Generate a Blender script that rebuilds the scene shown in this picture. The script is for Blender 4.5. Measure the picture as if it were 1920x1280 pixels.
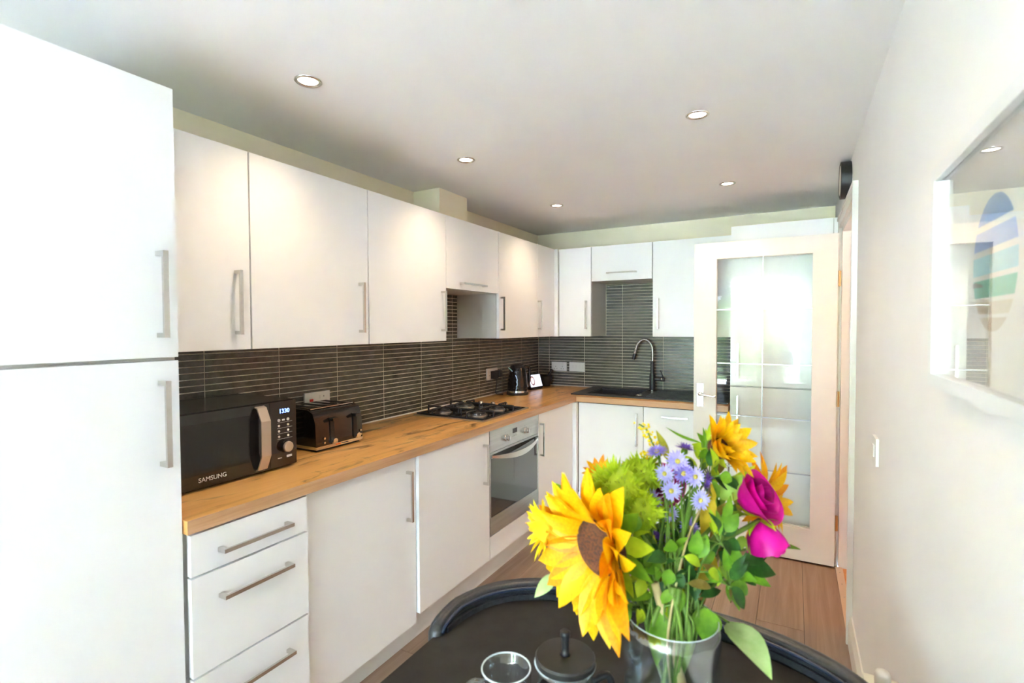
import bpy, bmesh, math, random
from mathutils import Vector, Matrix, Quaternion

for _o in list(bpy.data.objects):
    bpy.data.objects.remove(_o, do_unlink=True)
scene = bpy.context.scene
COL = scene.collection
rnd = random.Random(11)

# ------------------------------------------------------------------ camera, sky, exposure
# room axes: X from the left wall, Y towards the back wall (Y=0), Z up, metres
CAM_POS = Vector((2.0345, -4.1676, 1.4257))
YAW, PITCH, ROLL, FPX = math.radians(28.916), math.radians(-1.590), math.radians(-0.2327), 959.0
CFW = Vector((-math.sin(YAW) * math.cos(PITCH), math.cos(YAW) * math.cos(PITCH), math.sin(PITCH)))
_r0 = Vector((math.cos(YAW), math.sin(YAW), 0))
_u0 = _r0.cross(CFW)
CR = _r0 * math.cos(ROLL) + _u0 * math.sin(ROLL)
CU = -_r0 * math.sin(ROLL) + _u0 * math.cos(ROLL)
cam_data = bpy.data.cameras.new('camera')
cam = bpy.data.objects.new('camera', cam_data)
COL.objects.link(cam)
cam.matrix_world = Matrix(((CR.x, CU.x, -CFW.x, CAM_POS.x), (CR.y, CU.y, -CFW.y, CAM_POS.y),
                           (CR.z, CU.z, -CFW.z, CAM_POS.z), (0, 0, 0, 1)))
cam_data.sensor_width = 36.0
cam_data.lens = 36.0 * FPX / 1920.0
cam_data.clip_start = 0.02
cam_data.dof.use_dof = True
cam_data.dof.focus_distance = 2.6
cam_data.dof.aperture_fstop = 4.5
scene.camera = cam

world = bpy.data.worlds.new('daylight')
scene.world = world
world.use_nodes = True
_bg = world.node_tree.nodes['Background']
_bg.inputs['Color'].default_value = (0.53, 0.69, 1.0, 1)
_bg.inputs['Strength'].default_value = 40.0

# sun added to brighten the ceiling off the patio, never entering the room
_sd = bpy.data.lights.new('sun', 'SUN'); _sd.energy = 420.0; _sd.angle = math.radians(.6); _sd.color = (.74, .84, 1)
_so = bpy.data.objects.new('sun', _sd); COL.objects.link(_so)
_so.rotation_euler = Vector((-.68, -.14, -.72)).to_track_quat('-Z', 'Y').to_euler()

scene.view_settings.view_transform = 'Standard'
scene.view_settings.look = 'None'
scene.view_settings.gamma = 1.0
scene.view_settings.use_curve_mapping = False
scene.view_settings.exposure = 0.97
scene.cycles.use_denoising = True
scene.cycles.max_bounces = 9
scene.cycles.diffuse_bounces = 6
scene.cycles.use_adaptive_sampling = True
scene.cycles.adaptive_threshold = 0.015
scene.cycles.glossy_bounces = 5
scene.cycles.transparent_max_bounces = 16
scene.cycles.sample_clamp_indirect = 160.0
scene.cycles.caustics_reflective = False
scene.cycles.caustics_refractive = False

REAR = -9.4          # unseen wall with the garden window, set extra far back to even the daylight
WX0, WX1, WZ1 = 0.06, 2.21, 2.18
# portal that guides daylight sampling through the added window opening
_pd = bpy.data.lights.new('window_portal', 'AREA')
_pd.shape = 'RECTANGLE'; _pd.size = WX1 - WX0; _pd.size_y = WZ1
_pd.cycles.is_portal = True
_po = bpy.data.objects.new('window_portal', _pd)
COL.objects.link(_po)
_po.location = ((WX0 + WX1) / 2, REAR - 0.13, WZ1 / 2)
_po.rotation_euler = (math.radians(90), 0, 0)

# ------------------------------------------------------------------ materials
MATS = {}
def pr(name, col, rough=0.5, metal=0.0, spec=0.5, coat=0.0, emit=None, estr=1.0, sss=0.0, transl=0.0):
    if name in MATS: return MATS[name]
    m = bpy.data.materials.new(name); m.use_nodes = True
    b = m.node_tree.nodes['Principled BSDF']
    b.inputs['Base Color'].default_value = (*col, 1)
    b.inputs['Roughness'].default_value = rough
    b.inputs['Metallic'].default_value = metal
    b.inputs['Specular IOR Level'].default_value = spec
    b.inputs['Coat Weight'].default_value = coat
    b.inputs['Coat Roughness'].default_value = 0.05
    if emit:
        b.inputs['Emission Color'].default_value = (*emit, 1)
        b.inputs['Emission Strength'].default_value = estr
    MATS[name] = m
    return m

class NT:
    def __init__(s, m): s.t = m.node_tree; s.n = s.t.nodes; s.l = s.t.links
    def add(s, typ, **kw):
        n = s.n.new(typ)
        for k, v in kw.items(): setattr(n, k, v)
        return n
    def link(s, a, b): s.l.new(a, b)

def noise_col(name, c1, c2, rough, scale=(8, 8, 8), detail=6, spec=0.5, bump=0.0, coat=0.0, lo=.35, hi=.65, nrough=.55, rand=0.0, metal=0.0):
    """colour mottled between c1 and c2 by object-space noise"""
    m = pr(name, c1, rough, metal, spec, coat); t = NT(m); b = t.n['Principled BSDF']
    tc = t.add('ShaderNodeTexCoord'); mp = t.add('ShaderNodeMapping'); mp.inputs['Scale'].default_value = scale
    t.link(tc.outputs['Object'], mp.inputs['Vector'])
    if rand:
        oi = t.add('ShaderNodeObjectInfo'); mul = t.add('ShaderNodeMath', operation='MULTIPLY'); mul.inputs[1].default_value = rand
        t.link(oi.outputs['Random'], mul.inputs[0])
        cb = t.add('ShaderNodeCombineXYZ')
        for k in range(3): t.link(mul.outputs[0], cb.inputs[k])
        t.link(cb.outputs[0], mp.inputs['Location'])
    nz = t.add('ShaderNodeTexNoise'); nz.inputs['Scale'].default_value = 1.0; nz.inputs['Detail'].default_value = detail; nz.inputs['Roughness'].default_value = nrough
    t.link(mp.outputs[0], nz.inputs['Vector'])
    r = t.add('ShaderNodeValToRGB'); r.color_ramp.elements[0].position = lo; r.color_ramp.elements[1].position = hi
    r.color_ramp.elements[0].color = (*c1, 1); r.color_ramp.elements[1].color = (*c2, 1)
    t.link(nz.outputs['Fac'], r.inputs['Fac']); t.link(r.outputs[0], b.inputs['Base Color'])
    if bump:
        bp = t.add('ShaderNodeBump'); bp.inputs['Strength'].default_value = bump; bp.inputs['Distance'].default_value = 0.002
        t.link(nz.outputs['Fac'], bp.inputs['Height']); t.link(bp.outputs[0], b.inputs['Normal'])
    return m

def wood(name, axis, c_dark, c_mid, c_light, rough=0.35, stretch=0.9, across=16, knots=True, rand=0.0, knot_col=(.10, .045, .015), coat=0.0):
    m = pr(name, c_mid, rough, coat=coat); t = NT(m); b = t.n['Principled BSDF']
    tc = t.add('ShaderNodeTexCoord'); mp = t.add('ShaderNodeMapping')
    sc = [across, across, across]; sc[axis] = stretch
    mp.inputs['Scale'].default_value = sc
    t.link(tc.outputs['Object'], mp.inputs['Vector'])
    if rand:
        oi = t.add('ShaderNodeObjectInfo'); cb = t.add('ShaderNodeCombineXYZ')
        mul = t.add('ShaderNodeMath', operation='MULTIPLY'); mul.inputs[1].default_value = rand
        t.link(oi.outputs['Random'], mul.inputs[0])
        for k in range(3): t.link(mul.outputs[0], cb.inputs[k])
        t.link(cb.outputs[0], mp.inputs['Location'])
    n1 = t.add('ShaderNodeTexNoise'); n1.inputs['Scale'].default_value = 1; n1.inputs['Detail'].default_value = 7; n1.inputs['Roughness'].default_value = .62; n1.inputs['Distortion'].default_value = .6
    t.link(mp.outputs[0], n1.inputs['Vector'])
    r = t.add('ShaderNodeValToRGB'); e = r.color_ramp.elements
    e[0].position = .30; e[0].color = (*c_dark, 1); e[1].position = .70; e[1].color = (*c_light, 1)
    k = e.new(.5); k.color = (*c_mid, 1)
    t.link(n1.outputs['Fac'], r.inputs['Fac'])
    out = r.outputs[0]
    if knots:
        mp2 = t.add('ShaderNodeMapping'); s2 = [13, 13, 13]; s2[axis] = 3.6
        mp2.inputs['Scale'].default_value = s2
        t.link(tc.outputs['Object'], mp2.inputs['Vector'])
        n2 = t.add('ShaderNodeTexNoise'); n2.inputs['Scale'].default_value = 1; n2.inputs['Detail'].default_value = 5; n2.inputs['Roughness'].default_value = .6; n2.inputs['Distortion'].default_value = 1.2
        t.link(mp2.outputs[0], n2.inputs['Vector'])
        r2 = t.add('ShaderNodeValToRGB'); r2.color_ramp.elements[0].position = .56; r2.color_ramp.elements[1].position = .68
        t.link(n2.outputs['Fac'], r2.inputs['Fac'])
        mx = t.add('ShaderNodeMix', data_type='RGBA'); mx.inputs['B'].default_value = (*knot_col, 1)
        mm = t.add('ShaderNodeMath', operation='MULTIPLY'); mm.inputs[1].default_value = .85
        t.link(r2.outputs[0], mm.inputs[0]); t.link(mm.outputs[0], mx.inputs['Factor'])
        t.link(out, mx.inputs['A']); out = mx.outputs['Result']
    t.link(out, b.inputs['Base Color'])
    bp = t.add('ShaderNodeBump'); bp.inputs['Strength'].default_value = .12; bp.inputs['Distance'].default_value = .001
    t.link(n1.outputs['Fac'], bp.inputs['Height']); t.link(bp.outputs[0], b.inputs['Normal'])
    return m

def thin_glass(name, tint=(1, 1, 1), ior=1.5, extra=0.0, rough=0.0):
    if name in MATS: return MATS[name]
    m = bpy.data.materials.new(name); m.use_nodes = True; t = NT(m)
    t.n.remove(t.n['Principled BSDF']); out = t.n['Material Output']
    tr = t.add('ShaderNodeBsdfTransparent'); tr.inputs[0].default_value = (*tint, 1)
    gl = t.add('ShaderNodeBsdfGlossy'); gl.inputs['Roughness'].default_value = rough; gl.inputs['Color'].default_value = (1, 1, 1, 1)
    # Schlick reflectance from the angle of incidence, the same on both sides of the sheet
    f0 = ((ior - 1) / (ior + 1)) ** 2
    ge = t.add('ShaderNodeNewGeometry'); dt = t.add('ShaderNodeVectorMath', operation='DOT_PRODUCT')
    t.link(ge.outputs['Normal'], dt.inputs[0]); t.link(ge.outputs['Incoming'], dt.inputs[1])
    ab = t.add('ShaderNodeMath', operation='ABSOLUTE'); t.link(dt.outputs['Value'], ab.inputs[0])
    om = t.add('ShaderNodeMath', operation='SUBTRACT'); om.inputs[0].default_value = 1.0; om.use_clamp = True; t.link(ab.outputs[0], om.inputs[1])
    pw = t.add('ShaderNodeMath', operation='POWER'); pw.inputs[1].default_value = 5.0; t.link(om.outputs[0], pw.inputs[0])
    ad = t.add('ShaderNodeMath', operation='MULTIPLY_ADD'); ad.use_clamp = True; ad.inputs[1].default_value = 1 - f0; ad.inputs[2].default_value = f0 + extra
    t.link(pw.outputs[0], ad.inputs[0])
    mx = t.add('ShaderNodeMixShader'); t.link(ad.outputs[0], mx.inputs[0]); t.link(tr.outputs[0], mx.inputs[1]); t.link(gl.outputs[0], mx.inputs[2])
    t.link(mx.outputs[0], out.inputs['Surface'])
    MATS[name] = m
    return m

def leafy(name, c1, c2, rough=.45, scale=40, transl=.3, lo=.35, hi=.65):
    """petal / leaf: mottled colour with some light passing through"""
    m = noise_col(name, c1, c2, rough, (scale,) * 3, 4, .35, lo=lo, hi=hi); t = NT(m)
    b = t.n['Principled BSDF']; out = t.n['Material Output']
    tl = t.add('ShaderNodeBsdfTranslucent'); mx = t.add('ShaderNodeMixShader'); mx.inputs[0].default_value = transl
    src = b.inputs['Base Color'].links[0].from_socket
    t.link(src, tl.inputs['Color'])
    t.link(b.outputs[0], mx.inputs[1]); t.link(tl.outputs[0], mx.inputs[2]); t.link(mx.outputs[0], out.inputs['Surface'])
    return m

M_WALL = noise_col('wall_paint', (.88, .87, .855), (.90, .89, .875), .75, (3, 3, 3), 3, .3)
M_CREAM = noise_col('cream_wall_paint', (.86, .77, .59), (.88, .79, .61), .75, (3, 3, 3), 3, .3)
M_CEIL = noise_col('ceiling_paint', (.87, .86, .84), (.89, .88, .86), .85, (2, 2, 2), 3, .2)
M_TRIM = pr('white_trim_paint', (.80, .78, .73), .4, spec=.2)
M_GLOSS = pr('white_gloss_front', (.885, .885, .885), .12, spec=.28)
M_CARC = pr('cabinet_carcass', (.62, .60, .56), .4)
M_PLINTH = pr('plinth_white', (.80, .79, .76), .3)
M_RAW = noise_col('raw_chipboard', (.36, .17, .05), (.5, .27, .09), .8, (60, 60, 60))
M_STEEL = noise_col('brushed_steel', (.50, .50, .49), (.58, .58, .57), .30, (2, 2, 90), 3, metal=1.0)
M_CHROME = pr('chrome', (.78, .78, .78), .14, 1.0)
M_HANDLE = pr('satin_nickel_handle', (.66, .65, .62), .24, 1.0)
M_TILE = noise_col('slate_tile', (.058, .058, .046), (.145, .142, .116), .26, (7, 16, 16), 7, .5, .25, rand=30.0, lo=.3, hi=.72, nrough=.68)
M_GROUT = pr('cream_grout', (.72, .66, .52), .8)
M_SEAL = pr('white_sealant', (.82, .80, .72), .4)
M_OAK_Y = wood('oak_worktop', 1, (.46, .215, .055), (.68, .36, .105), (.78, .46, .165), .30, 1.1, 15)
M_OAK_X = wood('oak_worktop_cross', 0, (.46, .215, .055), (.68, .36, .105), (.78, .46, .165), .30, 1.1, 15)
M_OAK_EDGE = wood('oak_worktop_edge', 1, (.48, .26, .12), (.60, .35, .18), (.68, .43, .25), .40, 2.0, 50, knots=False)
M_PLANK = wood('laminate_plank', 1, (.200, .128, .084), (.27, .18, .122), (.345, .245, .175), .38, 1.0, 26, knots=False, rand=40.0)
M_HALLWOOD = wood('hall_wood', 0, (.55, .20, .04), (.68, .28, .06), (.75, .36, .10), .35, 1.0, 20, knots=False)
M_BLK = pr('black_gloss_plastic', (.010, .010, .011), .12, coat=.3)
M_BLKM = noise_col('black_matt_metal', (.016, .016, .017), (.024, .024, .025), .42, (40, 40, 40))
M_BLKG = pr('black_glass', (.006, .006, .007), .05, coat=.6)
M_RUB = pr('black_rubber', (.015, .015, .015), .6)
M_SINK = noise_col('black_composite', (.018, .019, .021), (.030, .031, .033), .38, (300, 300, 300), 3)
M_TABLE = noise_col('dark_table_laminate', (.022, .019, .018), (.028, .025, .023), .5, (25, 25, 25), 4, .15)
M_LEATHER = noise_col('black_leather', (.022, .023, .026), (.034, .036, .040), .36, (160, 160, 160), 3, bump=.2)
M_STITCH = pr('blue_black_piping', (.02, .03, .06), .3)
M_WHITEP = pr('white_plastic', (.80, .79, .76), .28)
M_PANE = thin_glass('door_glass', (.96, .98, .97), 1.20)
M_WINGLASS = thin_glass('window_glass', (.97, .98, .98), 1.45)
M_PICGLASS = thin_glass('picture_glass', (.97, .97, .97), 1.40)
M_VASE = thin_glass('vase_glass', (.93, .96, .97), 1.42, .13, .10)
M_MUG = thin_glass('mug_glass', (.94, .96, .97), 1.45, .06)
M_LEAD = pr('lead_strip', (.42, .42, .42), .3, .8)
M_LED = pr('lamp_glow', (1, 1, 1), .5, emit=(1, .86, .68), estr=18.0)
M_BRASS = pr('brass_hinge', (.60, .42, .2), .3, 1.0)
M_RED = pr('red_plastic', (.65, .02, .02), .3)
M_TAUPE = pr('taupe_metal', (.55, .44, .34), .30, .6)
M_DIGIT = pr('blue_digits', (.05, .1, .9), .4, emit=(.10, .22, 1.0), estr=6.0)
M_PRINT = pr('pale_print', (.72, .72, .72), .5)
M_DKPRINT = pr('dark_print', (.05, .05, .06), .5)

# ------------------------------------------------------------------ mesh helpers
def tagit(o, label=None, cat=None, group=None, kind=None):
    if label: o['label'] = label
    if cat: o['category'] = cat
    if group: o['group'] = group
    if kind: o['kind'] = kind
    return o

def root(name, loc, label, cat, group=None, kind=None):
    e = bpy.data.objects.new(name, None); COL.objects.link(e)
    e.empty_display_size = .05; e.location = loc
    return tagit(e, label, cat, group, kind)

def rootloc(p):
    v = Vector((0, 0, 0))
    while p is not None:
        v += Vector(p.location); p = p.parent
    return v

def obj(name, bm, mat, parent=None, smooth=False, bevel=0.0, bseg=2, auto=None):
    """link a bmesh (world coordinates) as one object"""
    if bevel > 0:
        ed = [e for e in bm.edges if len(e.link_faces) == 2 and e.calc_face_angle(0) > .6]
        if ed: bmesh.ops.bevel(bm, geom=ed, offset=bevel, segments=bseg, affect='EDGES', profile=.5)
    bmesh.ops.recalc_face_normals(bm, faces=bm.faces[:])
    if parent is not None: off = rootloc(parent)
    else:
        xs = [v.co for v in bm.verts]
        off = Vector(((min(c.x for c in xs) + max(c.x for c in xs)) / 2, (min(c.y for c in xs) + max(c.y for c in xs)) / 2, min(c.z for c in xs)))
    bmesh.ops.translate(bm, verts=bm.verts[:], vec=-off)
    me = bpy.data.meshes.new(name); bm.to_mesh(me); bm.free()
    if isinstance(mat, (list, tuple)):
        for m in mat: me.materials.append(m)
    else: me.materials.append(mat)
    if smooth:
        for p in me.polygons: p.use_smooth = True
    if auto is not None:
        for p in me.polygons: p.use_smooth = True
        try: me.set_sharp_from_angle(angle=math.radians(auto))
        except Exception: pass
    o = bpy.data.objects.new(name, me); COL.objects.link(o)
    if parent is not None: o.parent = parent
    else: o.location = off
    return o

def B(): return bmesh.new()

def bx(bm, x0, x1, y0, y1, z0, z1, mi=0):
    if x0 > x1: x0, x1 = x1, x0
    if y0 > y1: y0, y1 = y1, y0
    if z0 > z1: z0, z1 = z1, z0
    v = [bm.verts.new((x, y, z)) for z in (z0, z1) for y in (y0, y1) for x in (x0, x1)]
    for f in ((0, 2, 3, 1), (4, 5, 7, 6), (0, 1, 5, 4), (2, 6, 7, 3), (0, 4, 6, 2), (1, 3, 7, 5)):
        bm.faces.new([v[i] for i in f]).material_index = mi
    return bm

def box(*a, **k): return bx(B(), *a, **k)

def basis(n):
    n = Vector(n).normalized()
    a = Vector((0, 0, 1)) if abs(n.z) < .9 else Vector((1, 0, 0))
    u = a.cross(n).normalized(); return u, n.cross(u), n

def tube(bm, pts, r, seg=8, cap=True, closed=False, mi=0):
    pts = [Vector(p) for p in pts]; n = len(pts)
    rs = r if isinstance(r, (list, tuple)) else [r] * n
    rings = []; u = None
    for i, p in enumerate(pts):
        if closed: d = pts[(i + 1) % n] - pts[i - 1]
        else: d = pts[min(i + 1, n - 1)] - pts[max(i - 1, 0)]
        d = d.normalized() if d.length > 1e-9 else Vector((0, 0, 1))
        if u is None: u = basis(d)[0]
        else:
            u = u - d * u.dot(d)
            u = u.normalized() if u.length > 1e-6 else basis(d)[0]
        w = d.cross(u)
        rings.append([bm.verts.new(p + (u * math.cos(a) + w * math.sin(a)) * rs[i]) for a in [2 * math.pi * k / seg for k in range(seg)]])
    for i in range(n if closed else n - 1):
        A, C = rings[i], rings[(i + 1) % n]
        for k in range(seg): bm.faces.new((A[k], A[(k + 1) % seg], C[(k + 1) % seg], C[k])).material_index = mi
    if cap and not closed:
        bm.faces.new(rings[0][::-1]).material_index = mi; bm.faces.new(rings[-1]).material_index = mi
    return bm

def lathe(bm, prof, c=(0, 0, 0), axis=(0, 0, 1), seg=32, mi=0):
    u, w, n = basis(axis); c = Vector(c); rings = []
    for r, h in prof:
        if r < 1e-6: rings.append([bm.verts.new(c + n * h)])
        else: rings.append([bm.verts.new(c + n * h + (u * math.cos(a) + w * math.sin(a)) * r) for a in [2 * math.pi * k / seg for k in range(seg)]])
    for A, C in zip(rings, rings[1:]):
        if len(A) == 1 and len(C) == 1: continue
        for k in range(seg):
            k2 = (k + 1) % seg
            if len(A) == 1: f = (A[0], C[k2], C[k])
            elif len(C) == 1: f = (A[k], A[k2], C[0])
            else: f = (A[k], A[k2], C[k2], C[k])
            bm.faces.new(f).material_index = mi
    return bm

def cyl(bm, c, axis, r, h, seg=24, mi=0):
    return lathe(bm, [(0, 0), (r, 0), (r, h), (0, h)], c, axis, seg, mi)

def prism(bm, pts, vec, mi=0):
    """closed outline swept along vec"""
    vec = Vector(vec); a = [bm.verts.new(Vector(p)) for p in pts]; b = [bm.verts.new(Vector(p) + vec) for p in pts]
    bm.faces.new(a[::-1]).material_index = mi; bm.faces.new(b).material_index = mi
    n = len(a)
    for i in range(n): bm.faces.new((a[i], a[(i + 1) % n], b[(i + 1) % n], b[i])).material_index = mi
    return bm

def spline(pts, per=6):
    pts = [Vector(p) for p in pts]; P = [pts[0] * 2 - pts[1]] + pts + [pts[-1] * 2 - pts[-2]]; out = []
    for i in range(1, len(P) - 2):
        for k in range(per):
            t = k / per; a, b, c, d = P[i - 1], P[i], P[i + 1], P[i + 2]
            out.append(.5 * ((2 * b) + (c - a) * t + (2 * a - 5 * b + 4 * c - d) * t * t + (3 * b - a - 3 * c + d) * t ** 3))
    out.append(pts[-1]); return out

def text_bm(txt, size, origin, right, up, depth=.0006):
    cu = bpy.data.curves.new('t', 'FONT'); cu.body = txt; cu.size = size; cu.extrude = depth; cu.align_x = 'CENTER'; cu.align_y = 'CENTER'
    o = bpy.data.objects.new('t', cu); COL.objects.link(o)
    dg = bpy.context.evaluated_depsgraph_get(); me = bpy.data.meshes.new_from_object(o.evaluated_get(dg))
    bm = B(); bm.from_mesh(me); bpy.data.objects.remove(o, do_unlink=True); bpy.data.meshes.remove(me); bpy.data.curves.remove(cu)
    r, u = Vector(right).normalized(), Vector(up).normalized(); n = r.cross(u)
    bmesh.ops.transform(bm, verts=bm.verts[:], matrix=Matrix(((r.x, u.x, n.x, origin[0]), (r.y, u.y, n.y, origin[1]), (r.z, u.z, n.z, origin[2]), (0, 0, 0, 1))))
    return bm

def at(u, v, d):
    """point seen at photo pixel (u, v), d metres in front of the lens: used once to measure where things stand"""
    return CAM_POS + (CFW + CR * ((u - 960) / FPX) - CU * ((v - 640) / FPX)) * d

def bar_handle(p0, p1, n, parent, off=.030, w=.0055):
    """square bar pull: two posts and a bar; n = outward direction of the front"""
    p0, p1, n = Vector(p0), Vector(p1), Vector(n); d = (p1 - p0).normalized(); s = d.cross(n)
    bm = B()
    def blk(a, b, hw, hh, e1, e2):
        vs = []
        for q in (a, b):
            vs.append([bm.verts.new(q + e1 * (sx * hw) + e2 * (sy * hh)) for sx, sy in ((-1, -1), (1, -1), (1, 1), (-1, 1))])
        A, C = vs
        for k in range(4): bm.faces.new((A[k], A[(k + 1) % 4], C[(k + 1) % 4], C[k]))
        bm.faces.new(A[::-1]); bm.faces.new(C)
    blk(p0 + n * off, p1 + n * off, w, .004, s, n)
    for q in (p0 + d * .006, p1 - d * .006):
        blk(q + n * .0005, q + n * (off - .004), .006, w, d, s)
    return obj('handle', bm, M_HANDLE, parent, bevel=.0008, bseg=1)

# ------------------------------------------------------------------ dimensions
W, CEIL = 2.273, 2.25
XU = .339            # front face of the left wall units
YU = -.363           # front face of the back wall units
ZUB, ZUT = 1.353, 2.051
XB, YB = .597, -.597 # front faces of base doors
ZW0, ZW1 = .872, .910
ZP = .160            # bottom of base doors
YT = -3.404          # right side of the near tall unit
DY0, DY1 = -.600, -1.415   # doorway in the right wall

# ------------------------------------------------------------------ the room
S = lambda name, bm, mat, label, cat, **k: tagit(obj(name, bm, mat, **k), label, cat, kind='structure')
wall_left = S('wall_left', box(-.12, 0, REAR - .12, .12, 0, CEIL), M_CREAM, 'cream painted left wall behind the long run of cabinets', 'wall')
wall_back = S('wall_back', box(0, W, 0, .12, 0, CEIL), M_CREAM, 'cream painted back wall behind the sink', 'wall')
b = B(); bx(b, W, W + .12, REAR - .12, DY1, 0, CEIL); bx(b, W, W + .12, DY1, DY0, 2.005, CEIL); bx(b, W, W + .12, DY0, .12, 0, CEIL)
wall_right = S('wall_right', b, M_WALL, 'white right wall with the open doorway and framed print', 'wall')
b = B(); bx(b, 0, WX0, REAR - .12, REAR, 0, CEIL); bx(b, WX1, W, REAR - .12, REAR, 0, CEIL); bx(b, WX0, WX1, REAR - .12, REAR, WZ1, CEIL)
wall_rear = S('wall_rear', b, M_WALL, 'unseen white wall with the garden window, set far back for even daylight', 'wall')
ceiling = S('ceiling', box(-.12, W + .12, REAR - .12, .12, CEIL, CEIL + .1), M_CEIL, 'plain pale ceiling with recessed downlights', 'ceiling')
floor = S('floor', box(-.12, W, REAR - .12, .12, -.08, -.0125), pr('dark_underlay', (.03, .025, .02), .9), 'grey brown wood plank floor of the kitchen', 'floor')
# planks, 203 mm wide, each an own piece
px0 = 2.088
cols = []
x = px0
while x > .40: cols.append((x - .203, x)); x -= .203
cols = [(px0, W - .001)] + cols
pr_ = random.Random(4)
for ci, (xa, xb) in enumerate(cols):
    y = REAR + .002
    start = {0: -1.95 + .0, 1: -1.45}.get(ci, -1.5 - pr_.random() * 1.25)
    cuts = [start]
    while cuts[0] > REAR + .3: cuts.insert(0, cuts[0] - 1.29)
    while cuts[-1] < -.3: cuts.append(cuts[-1] + 1.29)
    cuts = [c for c in cuts if REAR + .05 < c < -.45]
    cuts = [REAR + .002] + cuts + [-.40]
    for ya, yb in zip(cuts, cuts[1:]):
        o = obj('plank', box(xa + .001, xb - .001, ya + .001, yb - .001, -.012, 0), M_PLANK, floor, bevel=.0016, bseg=1)

# splash-back tiles: 333 x 24.5 mm strips, stacked
TW, TH, GAP = .3327, .02455, .0036
def tile_mesh(name, w, h, along):
    b = B(); t = .008
    if along == 'y': bx(b, 0, t, 0, w - GAP, 0, h - GAP)
    else: bx(b, 0, w - GAP, -t, 0, 0, h - GAP)
    bmesh.ops.bevel(b, geom=[e for e in b.edges], offset=.0008, segments=1, affect='EDGES')
    bmesh.ops.recalc_face_normals(b, faces=b.faces[:])
    me = bpy.data.meshes.new(name); b.to_mesh(me); b.free(); me.materials.append(M_TILE); return me
_tm = {}
def put_tile(parent, along, s, z, w, h):
    key = (along, round(w, 4), round(h, 4))
    if key not in _tm: _tm[key] = tile_mesh('tile', w, h, along)
    o = bpy.data.objects.new('tile', _tm[key]); COL.objects.link(o); o.parent = parent
    wpos = Vector((.004, s, z)) if along == 'y' else Vector((s, -.004, z))
    o.location = wpos - rootloc(parent)
def tile_area(parent, along, s0, s1, z0, z1, joints):
    js = sorted([s0, s1] + [j for j in joints if s0 + .004 < j < s1 - .004])
    for a, c in zip(js, js[1:]):
        k = 0
        while True:
            za = .9115 + k * TH; k += 1
            if za >= z1 - .002: break
            if za + TH <= z0 + .002: continue
            zb = min(za + TH, z1 + GAP)
            zc = max(za, z0)
            if zb - zc < .006: continue
            put_tile(parent, along, a + GAP / 2, zc, c - a, zb - zc)
JL = [-.005 - TW * k for k in range(12)]
JB = [.119 + TW * k for k in range(6)]
# grout beds (thin mortar layer on the wall)
obj('grout', box(.0002, .0108, -3.40, -.0005, .9112, ZUB - .001), M_GROUT, wall_left)
obj('grout', box(.0002, .0108, -1.848, -1.279, ZUB - .001, 1.643), M_GROUT, wall_left)
obj('grout', box(.011, 1.66, -.0108, -.0002, .9112, ZUB - .001), M_GROUT, wall_back)
obj('grout', box(.645, 1.113, -.0108, -.0002, ZUB - .001, 1.778), M_GROUT, wall_back)
tile_area(wall_left, 'y', -3.402, -.0125, .9115, ZUB, JL)
tile_area(wall_left, 'y', -1.848, -1.279, ZUB + .0008, 1.643, JL)
tile_area(wall_back, 'x', .0125, 1.66, .9115, ZUB, JB)
tile_area(wall_back, 'x', .645, 1.113, ZUB + .0008, 1.778, JB)

# boxed-in flue above the hood cabinet
S('trim_1', box(.0005, .195, -1.715, -1.425, ZUT + .002, CEIL - .0005), M_CREAM, 'boxed-in flue between the hood cabinet and the ceiling', 'boxing', bevel=.002)
# door lining, architrave and skirting
b = B()
bx(b, W + .0005, W + .1195, DY0 - .030, DY0 - .0005, 0, 1.998); bx(b, W + .0005, W + .1195, DY1 + .0005, DY1 + .030, 0, 1.998); bx(b, W + .0005, W + .1195, DY1 + .0005, DY0 - .0005, 1.974, 2.0045)
bx(b, W + .050, W + .064, DY0 - .042, DY0 - .030, 0, 1.974); bx(b, W + .050, W + .064, DY1 + .030, DY1 + .042, 0, 1.974)
S('trim_2', b, M_TRIM, 'white door lining around the open doorway', 'door frame', bevel=.001, bseg=1)
b = B()
bx(b, W - .018, W - .0005, DY1 - .058, DY1 + .012, 0, 1.998); bx(b, W - .018, W - .0005, DY0 - .010, DY0 + .052, 0, 1.998); bx(b, W - .018, W - .0005, DY1 - .058, DY0 + .052, 1.9985, 2.060)
bx(b, W - .023, W - .0182, DY1 - .058, DY1 - .040, 0, 2.044); bx(b, W - .023, W - .0182, DY1 - .058, DY0 + .052, 2.0445, 2.060)
S('trim_3', b, M_TRIM, 'white moulded architrave around the doorway', 'architrave')
b = B(); prism(b, [(W - .0005, REAR, 0), (W - .016, REAR, 0), (W - .016, REAR, .095), (W - .010, REAR, .115), (W - .006, REAR, .13), (W - .0005, REAR, .13)], (0, DY1 - .059 - REAR, 0))
S('baseboard_right', b, M_TRIM, 'white skirting board along the right wall', 'skirting')
b = box(W - .014, W + .022, DY1 + .031, DY0 - .031, .0003, .005)
thr = S('trim_4', b, pr('threshold_metal', (.72, .56, .40), .35, .6), 'pale metal threshold strip screwed down in the doorway', 'threshold', bevel=.001)
for k in range(5):
    obj('screw', cyl(B(), (W + .004, DY1 + .09 + k * .155, .0050), (0, 0, 1), .0035, .0008, 10), M_HANDLE, thr)
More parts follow.
